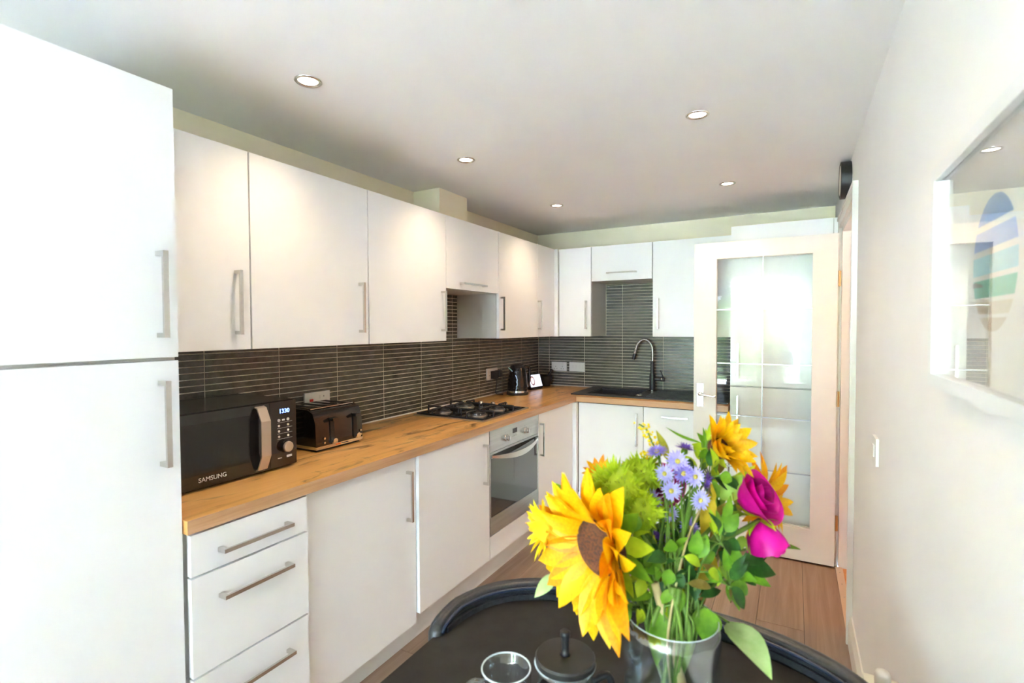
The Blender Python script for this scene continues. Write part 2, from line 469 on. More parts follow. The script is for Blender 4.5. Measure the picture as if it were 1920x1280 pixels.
# hall beyond the doorway
S('hall_floor', box(W + .0225, W + 1.3, -2.4, .12, -.06, -.001), M_HALLWOOD, 'orange wood floor of the hall beyond the doorway', 'floor')
b = B(); bx(b, W + 1.3, W + 1.4, -2.4, .12, 0, CEIL); bx(b, W + .121, W + 1.3, .02, .12, 0, CEIL); bx(b, W + .121, W + 1.3, -2.4, -2.3, 0, CEIL); bx(b, W + .121, W + 1.4, -2.4, .12, CEIL, CEIL + .08)
S('wall_hall', b, pr('hall_paint', (.84, .72, .58), .7), 'warm lit hall walls beyond the doorway', 'wall')
hl = root('hall_lamp', (W + .75, -1.2, CEIL - .10), 'round ceiling lamp in the hall beyond the doorway', 'lamp')
obj('lamp_shade', lathe(B(), [(0, 0), (.10, .01), (.14, .05), (.14, .0985), (0, .0985)], (W + .75, -1.2, CEIL - .10)), pr('hall_shade', (.9, .8, .6), .5, emit=(1, .62, .34), estr=5.0), hl, smooth=True)
ld = bpy.data.lights.new('hall_bulb', 'POINT'); ld.energy = 7; ld.color = (1, .60, .34); ld.shadow_soft_size = .12
lo = bpy.data.objects.new('hall_bulb', ld); COL.objects.link(lo); lo.location = (W + .75, -1.2, CEIL - .28)

# unseen garden window, invented to supply daylight, and what stands outside it
win = root('window_1', ((WX0 + WX1) / 2, REAR, 0), 'unseen white framed garden doors added behind the dining table for daylight', 'window', kind='structure')
nlt = 3; wl = (WX1 - WX0) / nlt
for k in range(nlt):
    xa = WX0 + wl * k; xb = xa + wl; b = B(); f = .07
    bx(b, xa + .001, xa + f, REAR - .09, REAR - .03, .001, WZ1 - .001); bx(b, xb - f, xb - .001, REAR - .09, REAR - .03, .001, WZ1 - .001)
    bx(b, xa + f, xb - f, REAR - .09, REAR - .03, WZ1 - f, WZ1 - .001); bx(b, xa + f, xb - f, REAR - .09, REAR - .03, .001, .12)
    fr = obj('window_frame', b, M_TRIM, win)
    obj('pane', box(xa + f, xb - f, REAR - .062, REAR - .058, .12, WZ1 - f), M_WINGLASS, fr)
S('patio', box(-6, 8, REAR - 3.5, REAR - .13, -.2, -.1), noise_col('pale_paving', (.62, .62, .64), (.72, .72, .74), .9, (3, 3, 3)), 'pale stone patio added to bounce daylight through the garden window', 'patio')  # unseen paving, added pale to throw daylight up onto the ceiling
S('lawn', box(-6, 8, REAR - 10, REAR - 3.51, -.2, -.1), noise_col('grass', (.07, .10, .035), (.12, .16, .06), .9, (6, 6, 6)), 'green lawn outside the garden window', 'lawn')
rh = random.Random(3)
M_HEDGE = noise_col('hedge_leaves', (.04, .08, .02), (.16, .24, .06), .7, (9, 9, 9), 6, lo=.4, hi=.6)
for k in range(3):
    cx = -2.6 + k * 3.3; hgt = 2.4 + rh.random() * .9
    b = B(); bmesh.ops.create_icosphere(b, subdivisions=4, radius=1.0)
    for v in b.verts:
        q = v.co.copy(); d = 1 + .16 * math.sin(7 * q.x + k) * math.sin(8 * q.y) + .12 * math.sin(13 * q.z + 2 * k) + rh.uniform(-.06, .06)
        v.co = Vector((q.x * 1.25 * d, q.y * .8 * d, q.z * hgt / 2 * d))
        v.co += Vector((cx, REAR - 5.6 + rh.uniform(-.02, .02), hgt / 2 - .35))
    tagit(obj('garden_shrub', b, M_HEDGE, smooth=True), ['leafy green shrub outside the window, behind the side of the tall fridge unit', 'leafy green shrub outside the middle of the garden window', 'leafy green shrub outside the window, on the side of the framed print'][k], 'shrub', 'shrubs outside the garden window')

# ------------------------------------------------------------------ worktop and base units
wt = root('worktop', (.3, -1.9, ZW0), 'oak effect L-shaped worktop on the white base units', 'worktop')
b = box(.0005, .618, YT + .001, -.0005, ZW0, ZW1)
o = obj('slab', b, [M_OAK_Y, M_OAK_EDGE], wt, bevel=.003)
for p in o.data.polygons:
    if p.normal.x > .9: p.material_index = 1
# sink cut-out X .56..1.62 in the back slab
b = B(); XS0, XS1, YS0, YS1 = .575, 1.60, -.475, -.075
for (xa, xb, ya, yb) in ((.6185, 1.664, -.620, YS0), (.6185, 1.664, YS1, -.0005), (XS1, 1.664, YS0, YS1)):
    bx(b, xa, xb, ya, yb, ZW0, ZW1)
M_OAK_EDGEX = wood('oak_worktop_edge_cross', 0, (.48, .26, .12), (.60, .35, .18), (.68, .43, .25), .40, 2.0, 50, knots=False)
o = obj('slab', b, [M_OAK_X, M_OAK_EDGEX], wt)
for p in o.data.polygons:
    if p.normal.y < -.9: p.material_index = 1
b = B(); prism(b, [(.0125, YT + .002, ZW1 + .0002), (.0185, YT + .002, ZW1 + .0002), (.0125, YT + .002, ZW1 + .006)], (0, -YT - .015, 0))
obj('sealant', b, M_SEAL, wt)
b = B(); prism(b, [(.0125, -.0125, ZW1 + .0002), (.0125, -.0185, ZW1 + .0002), (.0125, -.0125, ZW1 + .006)], (1.645, 0, 0))
obj('sealant', b, M_SEAL, wt)

def front_x(parent, name, x1, ya, yb, za, zb, t=.019, g=.0022):
    return obj(name, box(x1 - t, x1, ya + g, yb - g, za + g, zb - g), M_GLOSS, parent, bevel=.0015)
def front_y(parent, name, y1, xa, xb, za, zb, t=.019, g=.0022):
    return obj(name, box(xa + g, xb - g, y1, y1 + t, za + g, zb - g), M_GLOSS, parent, bevel=.0015)

ZD = ZW0 - .006
# drawer unit beside the tall unit
u = root('drawer_unit', (.3, -3.2, .0), 'white base unit with three drawers beside the tall fridge unit', 'drawer unit')
obj('carcass', box(.02, .578, YT + .002, -3.011, ZP, ZW0 - .0005), M_CARC, u)
for za, zb, hz in ((.747, ZD, .800), (.467, .745, .668), (ZP, .465, .385)):
    d = front_x(u, 'drawer', .610, YT + .010, -3.012, za, zb)
    bar_handle((.610, -3.318, hz), (.610, -3.090, hz), (1, 0, 0), d)
# dishwasher with integrated door, set back a little
u = root('integrated_dishwasher', (.3, -2.71, 0), 'white panelled dishwasher with a tall vertical handle beside the drawers', 'dishwasher')
obj('carcass', box(.02, .558, -3.007, -2.421, ZP, ZW0 - .0005), M_CARC, u)
d = front_x(u, 'door', .582, -3.006, -2.420, .118, ZD)
bar_handle((.582, -2.478, .594), (.582, -2.478, .811), (1, 0, 0), d)
# base cupboard
u = root('base_cupboard', (.3, -2.12, 0), 'white base cupboard left of the oven', 'cupboard')
obj('carcass', box(.02, .577, -2.418, -1.824, ZP, ZW0 - .0005), M_CARC, u)
d = front_x(u, 'door', XB, -2.418, -1.823, ZP, ZD)
bar_handle((XB, -1.882, .592), (XB, -1.882, .806), (1, 0, 0), d)
# oven housing and oven
u = root('oven_housing', (.3, -1.52, 0), 'white oven housing with a plain panel below the oven', 'oven housing')
b = B(); bx(b, .02, .575, -1.821, -1.803, ZP, ZW0 - .0005); bx(b, .02, .575, -1.236, -1.219, ZP, ZW0 - .0005); bx(b, .02, .575, -1.803, -1.236, ZP, .283)
obj('carcass', b, M_CARC, u)
front_x(u, 'panel', XB, -1.822, -1.218, ZP, .286)
ov = root('oven', (.3, -1.52, .288), 'built-in stainless steel oven with two knobs and a bowed handle', 'oven')
oy0, oy1 = -1.822 + .003, -1.218 - .003
obj('body', box(.05, .570, -1.800, -1.239, .290, .862), pr('oven_body', (.03, .03, .03), .5), ov)
pan = obj('control_panel', box(.572, .597, oy0, oy1, .745, ZD - .002), M_STEEL, ov, bevel=.0015)
for ky in (-1.648, -1.408):
    kb = B(); lathe(kb, [(0, 0), (.019, 0), (.019, .006), (.016, .008), (.0155, .024), (.013, .027), (0, .027)], (.5972, ky, .797), (1, 0, 0), 28)
    bx(kb, .6235, .6270, ky - .003, ky + .003, .784, .811)
    obj('knob', kb, M_CHROME, pan, auto=35)
    for a in range(5):
        mb = B(); an = math.radians(200 - a * 55); bx(mb, .5972, .5976, ky + math.cos(an) * .028 - .0015, ky + math.cos(an) * .028 + .0015, .797 + math.sin(an) * .028 - .0015, .797 + math.sin(an) * .028 + .0015)
        obj('dial_mark', mb, M_DKPRINT, pan)
obj('clock_display', box(.5971, .5980, -1.562, -1.508, .806, .833), M_BLKG, pan)
b = B()
for k in range(3): cyl(b, (.5971, -1.557 + k * .022, .788), (1, 0, 0), .0042, .002, 12)
obj('clock_button', b, M_STEEL, pan)
b = B(); bx(b, .572, .590, oy0, oy1, .289, .742)
dr = obj('door', b, M_BLKG, ov, bevel=.001)
obj('lower_strip', box(.5905, .597, oy0, oy1, .289, .386), M_STEEL, dr, bevel=.001)
bb = B(); bx(bb, .5905, .596, oy0, oy1, .730, .742)
bx(bb, .5905, .5955, oy0, oy0 + .014, .386, .730); bx(bb, .5905, .5955, oy1 - .014, oy1, .386, .730)
obj('door_edge', bb, M_STEEL, dr)
obj('door_glass', box(.5905, .5945, oy0 + .015, oy1 - .015, .387, .729), pr('oven_glass', (.035, .042, .045), .04, coat=1.0), dr)
# bowed handle: a curved steel blade
hb = B(); N = 18; rows = []
for k in range(N + 1):
    t = k / N; y = oy0 + .012 + (oy1 - oy0 - .024) * t; s = math.sin(math.pi * t)
    xo = .597 + .004 + .038 * s ** .8; zc = .722 - .028 * s; hh = .006 + .011 * s
    rows.append([hb.verts.new((xo + dx, y, zc + dz)) for dx, dz in ((0, -hh), (.006, -hh), (.006, hh), (0, hh))])
for A, C in zip(rows, rows[1:]):
    for k in range(4): hb.faces.new((A[k], A[(k + 1) % 4], C[(k + 1) % 4], C[k]))
hb.faces.new(rows[0][::-1]); hb.faces.new(rows[-1])
for ya in (oy0 + .010, oy1 - .018): bx(hb, .5945, .604, ya, ya + .008, .713, .731)
obj('handle', hb, M_HANDLE, dr, auto=40)
# corner base door and back-run base units
u = root('corner_base_unit', (.3, -.9, 0), 'white corner base unit right of the oven', 'cupboard')
obj('carcass', box(.02, .577, -1.216, -.02, ZP, ZW0 - .0005), M_CARC, u)
d = front_x(u, 'door', XB, -1.217, -.640, ZP, ZD)
bar_handle((XB, -1.226 + .03, .592), (XB, -1.226 + .03, .806), (1, 0, 0), d)
obj('corner_post', box(.579, .625, -.638, -.597, ZP, ZD), M_GLOSS, u, bevel=.001)
u = root('sink_cupboard', (.87, -.3, 0), 'white base cupboard under the sink bowl', 'cupboard')
obj('carcass', box(.628, 1.111, -.577, -.02, ZP, .70), M_CARC, u)
d = front_y(u, 'door', YB, .628, 1.112, ZP, ZD)
bar_handle((1.067, YB, .586), (1.067, YB, .815), (0, -1, 0), d)
u = root('integrated_appliance', (1.39, -.3, 0), 'white panelled appliance under the drainer with a horizontal handle', 'appliance')
obj('carcass', box(1.113, 1.664, -.577, -.02, ZP, .70), M_CARC, u)
d = front_y(u, 'door', YB, 1.112, 1.664, ZP, ZD)
bar_handle((1.240, YB, .806), (1.415, YB, .806), (0, -1, 0), d, off=.018)
# plinths
pl = root('plinth', (.5, -2, 0), 'long white plinth under the left base units', 'plinth')
b = B(); prism(b, [(.503, YT + .002, .001), (.503, -.505, .001), (.503, -.505, ZP - .001), (.503, -2.352, ZP - .001), (.503, -2.352, .078), (.503, -2.990, .078), (.503, -2.990, ZP - .001), (.503, YT + .002, ZP - .001)], (.016, 0, 0))
obj('board', b, M_PLINTH, pl)
b = B(); bx(b, .5030, .5196, -2.990, -2.352, .0785, .0815); bx(b, .5030, .5196, -2.3555, -2.3525, .0815, .112)
obj('raw_edge', b, M_RAW, pl)
tagit(obj('plinth', box(.52, 1.664, -.521, -.505, .001, ZP - .001), M_PLINTH), 'short white plinth under the sink units', 'plinth')

# ------------------------------------------------------------------ tall units
u = root('tall_fridge_unit', (.3, -3.71, 0), 'tall white gloss fridge housing at the left with two doors', 'tall unit')
obj('carcass', box(.001, .578, YT - .602, YT - .001, .0, 2.054), M_CARC, u)
d = front_x(u, 'door', .600, YT - .602, YT - .001, 1.349, 2.055, t=.020)
bar_handle((.600, -3.452, 1.403), (.600, -3.452, 1.624), (1, 0, 0), d, off=.034, w=.0065)
d = front_x(u, 'door', .600, YT - .602, YT - .001, .10, 1.344, t=.020)
bar_handle((.600, -3.452, 1.070), (.600, -3.452, 1.292), (1, 0, 0), d, off=.034, w=.0065)
u = root('tall_larder_unit', (1.95, -.3, 0), 'tall white gloss unit behind the open glazed door', 'tall unit')
obj('carcass', box(1.668, 2.232, -.544, -.001, 0, 2.070), M_CARC, u)
d = front_y(u, 'door', -.565, 1.668, 2.234, 1.042, 2.072, t=.020)
bar_handle((1.716, -.565, 1.090), (1.716, -.565, 1.318), (0, -1, 0), d, off=.026)
d = front_y(u, 'door', -.565, 1.668, 2.234, .10, 1.036, t=.020)
bar_handle((1.716, -.565, .761), (1.716, -.565, .982), (0, -1, 0), d, off=.026)
obj('filler', box(2.2345, W - .0005, -.545, -.525, 0, 2.072), M_GLOSS, u)

# ------------------------------------------------------------------ wall units
def wall_unit_x(label, ya, yb, zb=ZUB, dya=None, dyb=None, hz='v', hy=None, zt=ZUT, cx=(.0005,)):
    u = root('wall_cupboard', (.17, (ya + yb) / 2, zb), label, 'wall cupboard', 'white gloss wall cupboards')
    obj('carcass', box(cx[0], XU - .021, ya + .001, yb - .001, zb, zt), M_CARC, u)
    d = front_x(u, 'door', XU, ya if dya is None else dya, yb if dyb is None else dyb, zb - .003, zt)
    if hz == 'v': bar_handle((XU, hy, 1.405), (XU, hy, 1.626), (1, 0, 0), d)
    else: bar_handle((XU, hy - .128, zb + .034), (XU, hy + .128, zb + .034), (1, 0, 0), d)
    return u
wall_unit_x('white wall cupboard next to the tall fridge unit', YT + .002, -3.021, hy=-3.075)
wall_unit_x('white wall cupboard above the toaster', -3.019, -2.445, hy=-2.500)
wall_unit_x('white wall cupboard left of the short hood cupboard', -2.443, -1.852, hy=-1.895)
wall_unit_x('short white wall cupboard above the gas hob', -1.850, -1.278, zb=1.646, hz='h', hy=-1.593)
wall_unit_x('white wall cupboard right of the short hood cupboard', -1.276, -.706, hy=-1.255)
u = root('wall_cupboard', (.17, -.35, ZUB), 'white corner wall cupboard with a narrow door above the kettle', 'wall cupboard', 'white gloss wall cupboards')
obj('carcass', box(.0005, XU - .021, -.704, -.001, ZUB, ZUT), M_CARC, u)
d = front_x(u, 'door', XU, -.705, -.388, ZUB - .003, ZUT)
bar_handle((XU, -.690, 1.408), (XU, -.690, 1.626), (1, 0, 0), d)
obj('corner_post', box(XU - .019, XU + .026, -.386, YU, ZUB - .003, ZUT), M_GLOSS, u, bevel=.001)
def wall_unit_y(label, xa, xb, zb=ZUB, hz='v', hx=None):
    u = root('wall_cupboard', ((xa + xb) / 2, -.17, zb), label, 'wall cupboard', 'white gloss wall cupboards')
    obj('carcass', box(xa + .001, xb - .001, YU + .021, -.0005, zb, ZUT), M_CARC, u)
    d = front_y(u, 'door', YU, xa, xb, zb - .003, ZUT)
    if hz == 'v': bar_handle((hx, YU, 1.410), (hx, YU, 1.632), (0, -1, 0), d)
    else: bar_handle((hx - .115, YU, zb + .056), (hx + .115, YU, zb + .056), (0, -1, 0), d)
wall_unit_y('white wall cupboard in the corner above the double sockets', .367, .640, hx=.603)
wall_unit_y('short white wall cupboard above the sink tap', .642, 1.114, zb=1.781, hz='h', hx=.887)
wall_unit_y('white wall cupboard partly hidden by the open glazed door', 1.116, 1.664, hx=1.160)

# ------------------------------------------------------------------ glazed door, opened into the room
dx0, dx1, dyf, dyb = 1.458, 2.252, -.658, -.624
dz0, dz1 = .012, 1.962
gx0, gx1, gz0, gz1 = 1.590, 2.132, .205, 1.862
door = root('door_1', ((dx0 + dx1) / 2, (dyf + dyb) / 2, dz0), 'white glazed door standing open in front of the tall unit', 'door', kind='structure')
b = B(); bx(b, dx0, gx0, dyf, dyb, dz0, dz1); bx(b, gx1, dx1, dyf, dyb, dz0, dz1); bx(b, gx0, gx1, dyf, dyb, dz0, gz0); bx(b, gx0, gx1, dyf, dyb, gz1, dz1)
obj('door_frame', b, M_TRIM, door)
b = B()
for s, yy in ((1, dyf), (-1, dyb)):
    for (xa, xb, za, zb) in ((gx0 - .014, gx0 + .006, gz0 - .014, gz1 + .014), (gx1 - .006, gx1 + .014, gz0 - .014, gz1 + .014), (gx0 + .006, gx1 - .006, gz0 - .014, gz0 + .006), (gx0 + .006, gx1 - .006, gz1 - .006, gz1 + .014)):
        bx(b, xa, xb, yy - .007 * s, yy + .004 * s, za, zb)
obj('glazing_bead', b, M_TRIM, door, bevel=.002, bseg=1)
gm = (gx0 + gx1) / 2; rows_z = [gz0 + .006, .530, .860, 1.190, 1.532, gz1 - .006]
for k in range(5):
    for xa, xb in ((gx0 + .006, gm - .003), (gm + .003, gx1 - .006)):
        obj('pane', box(xa, xb, -.6430, -.6390, rows_z[k] + .003, rows_z[k + 1] - .003), M_PANE, door)
b = B(); bx(b, gm - .003, gm + .003, -.6455, -.6365, gz0 + .006, gz1 - .006)
for z in rows_z[1:-1]: bx(b, gx0 + .006, gx1 - .006, -.6455, -.6365, z - .003, z + .003)
obj('leading', b, M_LEAD, door)
hx = 1.499
plate = obj('handle_plate', box(hx - .020, hx + .020, dyf - .006, dyf - .0002, .905, 1.055), pr('door_chrome', (.55, .56, .58), .22, 1.0), door, bevel=.002)
b = B(); tube(b, spline([(hx, dyf - .006, .986), (hx, dyf - .040, .986), (hx + .012, dyf - .050, .986), (hx + .050, dyf - .050, .983), (hx + .085, dyf - .050, .978), (hx + .102, dyf - .050, .985)], 5), .0075, 12)
lathe(b, [(0, 0), (.016, 0), (.014, .010), (.009, .016), (0, .016)], (hx, dyf - .006, .986), (0, -1, 0), 20)
obj('lever', b, M_CHROME, plate, auto=40)
b = B()
for sx in (-.013, .013):
    for sz in (.913, 1.047): cyl(b, (hx + sx, dyf - .006, sz), (0, -1, 0), .003, .001, 10)
obj('screw', b, M_HANDLE, plate)
for z in (1.70, 1.00, .27):
    b = B(); cyl(b, (dx1 + .006, dyf + .002, z - .045), (0, 0, 1), .006, .09, 12); bx(b, dx1 - .001, dx1 + .016, dyf + .004, dyf + .007, z - .045, z + .045)
    obj('hinge', b, M_BRASS, door)

# ------------------------------------------------------------------ hob, sink, tap
hob = root('gas_hob', (.32, -1.56, ZW1), 'stainless steel gas hob with black pan supports', 'hob')
hx0, hx1, hy0, hy1, hz = .078, .562, -1.826, -1.286, ZW1 + .0006
obj('hob_plate', box(hx0, hx1, hy0, hy1, hz, hz + .008), M_STEEL, hob, bevel=.003)
obj('hob_surface', box(hx0 + .016, hx1 - .016, hy0 + .016, hy1 - .016, hz + .0081, hz + .0095), M_BLKG, hob)
burn = [(.20, -1.70, .038), (.44, -1.70, .050), (.20, -1.47, .050), (.44, -1.47, .038)]
for (xx, yy, r) in burn:
    bn = obj('burner', lathe(B(), [(r + .012, 0), (r + .010, .006), (r, .008), (r, .014), (0, .014)], (xx, yy, hz + .0096), seg=36), pr('burner_alloy', (.34, .33, .31), .35, 1.0), hob, auto=35)
    b = B()
    for k in range(28):
        a = 2 * math.pi * k / 28; c = Vector((xx + math.cos(a) * r, yy + math.sin(a) * r, hz + .0216)); bx(b, c.x - .0018, c.x + .0018, c.y - .0018, c.y + .0018, c.z - .006, c.z + .004)
    obj('burner_teeth', b, MATS['burner_alloy'], bn)
    obj('burner_cap', lathe(B(), [(r * .9, 0), (r * .92, .004), (r * .8, .008), (0, .009)], (xx, yy, hz + .0240), seg=32), M_BLKM, bn, smooth=True)
for sx in (.20, .44):
    b = B(); r = .0056; z1 = hz + .040; z0 = hz + .0100
    ya, yb = -1.800, -1.370; xa, xb = sx - .110, sx + .110
    for yc in (-1.70, -1.47):
        for (p0, p1) in (((xa, yc), (sx - .018, yc)), ((xb, yc), (sx + .018, yc))):
            tube(b, spline([(p0[0], p0[1], z0), (p0[0], p0[1], z1 - .006), (p0[0] + .006 * (1 if p1[0] > p0[0] else -1), p0[1], z1), (p1[0], p1[1], z1)], 4), r, 6)
        for (q0, q1) in (((sx, yc - .105), (sx, yc - .018)), ((sx, yc + .105), (sx, yc + .018))):
            tube(b, spline([(q0[0], q0[1], z0), (q0[0], q0[1], z1 - .006), (q0[0], q0[1] + .006 * (1 if q1[1] > q0[1] else -1), z1), (q1[0], q1[1], z1)], 4), r, 6)
        tube(b, [(xa, yc - .105, z0 + .002), (xb, yc - .105, z0 + .002), (xb, yc + .105, z0 + .002), (xa, yc + .105, z0 + .002)], r, 6, closed=True)
    obj('pan_support', b, M_BLKM, hob, auto=40)
for k in range(4):
    obj('knob', lathe(B(), [(.016, 0), (.015, .016), (.012, .020), (0, .020)], (.13 + k * .095, -1.325, hz + .0096), seg=20), M_CHROME, hob, auto=35)

sk = root('sink', (1.09, -.28, ZW1), 'black composite sink with bowl and ribbed drainer', 'sink')
sx0, sx1, sy0, sy1 = .540, 1.655, -.535, -.022; zt = ZW1 + .010
ox0, ox1, oy0_, oy1_ = .640, 1.010, -.455, -.095
b = B()
bx(b, sx0, ox0, sy0, sy1, ZW1 + .0006, zt); bx(b, ox1, sx1, sy0, sy1, ZW1 + .0006, zt - .002)
bx(b, ox0, ox1, sy0, oy0_, ZW1 + .0006, zt); bx(b, ox0, ox1, oy1_, sy1, ZW1 + .0006, zt)
bx(b, ox1, sx1, sy0, sy0 + .022, zt - .002, zt); bx(b, ox1, sx1, sy1 - .022, sy1, zt - .002, zt)
obj('rim', b, M_SINK, sk)
b = B(); zb = .735; t = .008
bx(b, ox0 - t + .008, ox0 + .008, oy0_, oy1_, zb, ZW1 + .0004); bx(b, ox1 - .008, ox1 - .001, oy0_, oy1_, zb, ZW1 + .0004)
bx(b, ox0 + .008, ox1 - .008, oy0_, oy0_ + t, zb, ZW1 + .0004); bx(b, ox0 + .008, ox1 - .008, oy1_ - t, oy1_, zb, ZW1 + .0004); bx(b, ox0 + .008, ox1 - .008, oy0_ + t, oy1_ - t, zb, zb + t)
obj('bowl', b, M_SINK, sk)
for k in range(9):
    yy = -.475 + k * .048
    obj('drainer_rib', box(1.09, 1.635, yy, yy + .016, zt - .0019, zt + .002), M_SINK, sk, bevel=.0015, bseg=1)
b = B(); lathe(b, [(0, 0), (.026, 0), (.026, .004), (.014, .010), (0, .011)], (1.035, -.420, zt - .001), seg=24)
obj('waste_control', b, M_CHROME, sk, smooth=True)
tp = root('kitchen_tap', (1.054, -.080, zt), 'tall black kitchen tap with a chrome spring neck beside the sink', 'tap')
ty = -.098; z0 = zt + .0004
b = B(); lathe(b, [(0, 0), (.027, 0), (.027, .005), (.023, .008), (.023, .130), (0, .130)], (1.054, ty, z0), seg=24); obj('body', b, M_BLKM, tp, auto=35)
obj('base_ring', lathe(B(), [(.0275, 0), (.029, 0), (.029, .006), (.0275, .006)], (1.054, ty, z0 + .0003), seg=24), M_CHROME, tp)
obj('sleeve', cyl(B(), (1.054, ty, z0 + .130), (0, 0, 1), .016, .100, 20), M_BLKM, tp, auto=35)
neck = spline([(1.054, ty, z0 + .230), (1.054, ty, z0 + .310), (1.044, ty, z0 + .362), (1.010, ty, z0 + .398), (.970, ty, z0 + .398), (.934, ty, z0 + .362), (.920, ty, z0 + .315), (.914, ty, z0 + .290)], 8)
hose = obj('hose', tube(B(), neck, .0085, 12), M_CHROME, tp, smooth=True)
b = B(); hel = []; L = len(neck) - 1
for k in range(52 * 8):
    s = k / (52 * 8 - 1) * L; i = min(int(s), L - 1); f = s - i; p = neck[i].lerp(neck[i + 1], f); d = (neck[i + 1] - neck[i]).normalized()
    uu = Vector((0, 1, 0)); ww = d.cross(uu); a = 2 * math.pi * k / 8
    hel.append(p + (uu * math.cos(a) + ww * math.sin(a)) * .0125)
obj('spring', tube(b, hel, .0022, 5), M_CHROME, tp, smooth=True)
b = B(); lathe(b, [(0, 0), (.012, 0), (.014, .010), (.014, .045), (.010, .050), (0, .050)], neck[-1], (neck[-1] - neck[-3]), 18); obj('spray_head', b, M_BLKM, tp, auto=35)
b = B(); cyl(b, (1.074, ty, z0 + .092), (1, 0, 0), .0155, .075, 20); vb = obj('valve', b, M_BLKM, tp, auto=35)
obj('valve_ring', cyl(B(), (1.124, ty, z0 + .092), (1, 0, 0), .0162, .006, 20), M_CHROME, vb, auto=35)
obj('lever', tube(B(), [(1.138, ty, z0 + .100), (1.132, ty - .004, z0 + .125), (1.118, ty - .010, z0 + .162)], [.006, .005, .0042], 10), M_BLKM, vb, smooth=True)

# ------------------------------------------------------------------ things on the worktop
ZT = ZW1 + .0004
mw = root('microwave', (.2, -3.13, ZT), 'black microwave with a taupe handle beside the tall fridge unit', 'microwave')
mx0, mx1, my0, my1, mz0, mz1 = .035, .372, -3.372, -2.880, ZT + .008, 1.160
obj('body', box(mx0, mx1, my0, my1, mz0, mz1), pr('microwave_case', (.012, .012, .012), .22), mw, bevel=.004)
b = B()
for xx in (.06, .34):
    for yy in (-3.34, -2.91): cyl(b, (xx, yy, ZT), (0, 0, 1), .014, .0085, 14)
obj('foot', b, M_RUB, mw)
mdoor = obj('door', box(mx1 + .0005, mx1 + .021, my0 + .002, -2.992, mz0 + .002, mz1 - .003), M_BLKG, mw, bevel=.003)
obj('door_window', box(mx1 + .0212, mx1 + .0222, my0 + .040, -3.070, mz0 + .045, mz1 - .035), pr('microwave_window', (.011, .011, .012), .16), mdoor)
mp_ = obj('control_panel', box(mx1 + .0005, mx1 + .021, -2.9905, my1 - .002, mz0 + .002, mz1 - .003), pr('microwave_panel', (.020, .010, .007), .10, coat=.4), mw, bevel=.002)
fx = mx1 + .0215
# bent strap handle
hb = B(); path = [(fx, mz1 - .010), (fx + .012, mz1 - .014), (fx + .034, mz1 - .058), (fx + .034, mz0 + .062), (fx + .012, mz0 + .014), (fx, mz0 + .010)]
path = [Vector((p[0], 0, p[1])) for p in path]; rows = []
for i, p in enumerate(path):
    d = (path[min(i + 1, 5)] - path[max(i - 1, 0)]).normalized(); nn = Vector((d.z, 0, -d.x))
    rows.append([hb.verts.new(Vector((p.x, y, p.z)) + nn * o_) for y, o_ in ((-3.050, -.0025), (-3.014, -.0025), (-3.014, .0025), (-3.050, .0025))])
for A, C in zip(rows, rows[1:]):
    for k in range(4): hb.faces.new((A[k], A[(k + 1) % 4], C[(k + 1) % 4], C[k]))
hb.faces.new(rows[0][::-1]); hb.faces.new(rows[-1])
obj('handle', hb, M_TAUPE, mdoor, bevel=.001, bseg=1)
obj('lettering', text_bm('SAMSUNG', .020, (fx + .0004, -3.200, mz0 + .026), (0, 1, 0), (0, 0, 1)), M_PRINT, mdoor)
obj('clock_digits', text_bm('1330', .022, (fx + .0004, -2.933, 1.122), (0, 1, 0), (0, 0, 1)), M_DIGIT, mp_)
for r_ in range(4):
    for yy in (-2.956, -2.918):
        obj('button', cyl(B(), (fx - .0004, yy, 1.090 - r_ * .020), (1, 0, 0), .0055 if r_ == 0 else .0042, .002, 14), M_PRINT if r_ == 0 else M_WHITEP, mp_)
    obj('panel_line', box(fx - .0004, fx + .0004, -2.962, -2.900, 1.0805 - r_ * .020, 1.0812 - r_ * .020), M_PRINT, mp_)
b = B(); bx(b, fx - .0004, fx + .0004, -2.943, -2.931, 1.087, 1.093); bx(b, fx - .0004, fx + .0004, -2.962, -2.945, .950, .953); bx(b, fx - .0004, fx + .0004, -2.925, -2.903, .949, .957)
obj('panel_print', b, M_PRINT, mp_)
kn = obj('knob', lathe(B(), [(.023, 0), (.022, .016), (0, .016)], (fx - .0004, -2.932, .992), (1, 0, 0), 28), M_BLK, mp_, auto=35)
obj('knob_face', lathe(B(), [(.0195, 0), (.019, .007), (.017, .009), (0, .009)], (fx + .0157, -2.932, .992), (1, 0, 0), 28), M_TAUPE, kn, auto=35)

ts = root('toaster', (.19, -2.59, ZT), 'glossy black four-slice toaster with chrome knobs', 'toaster')
t0, t1 = -2.722, -2.464
b = B(); prof = [(.062, .022), (.060, .120), (.072, .160), (.098, .173), (.258, .173), (.290, .160), (.306, .118), (.311, .022)]
prism(b, [(px_, t0, ZT + pz_) for px_, pz_ in prof], (0, t1 - t0, 0))
obj('body', b, M_BLK, ts, bevel=.009, bseg=3, auto=40)
obj('chrome_strip', box(.064, .3125, t0 + .001, t1 - .001, ZT + .009, ZT + .0215), M_CHROME, ts, bevel=.002)
obj('base', box(.074, .300, t0 + .010, t1 - .010, ZT, ZT + .009), M_RUB, ts)
tray = obj('top_trim', box(.092, .264, t0 + .012, t1 - .012, ZT + .1731, ZT + .1755), M_CHROME, ts, bevel=.001)
obj('top_plate', box(.096, .260, t0 + .016, t1 - .016, ZT + .1756, ZT + .1770), M_BLK, tray)
for k in range(4):
    yc = t0 + .046 + k * .0555
    obj('slot', box(.108, .250, yc - .013, yc + .013, ZT + .1771, ZT + .1778), pr('slot_dark', (.002, .002, .002), .9), tray)
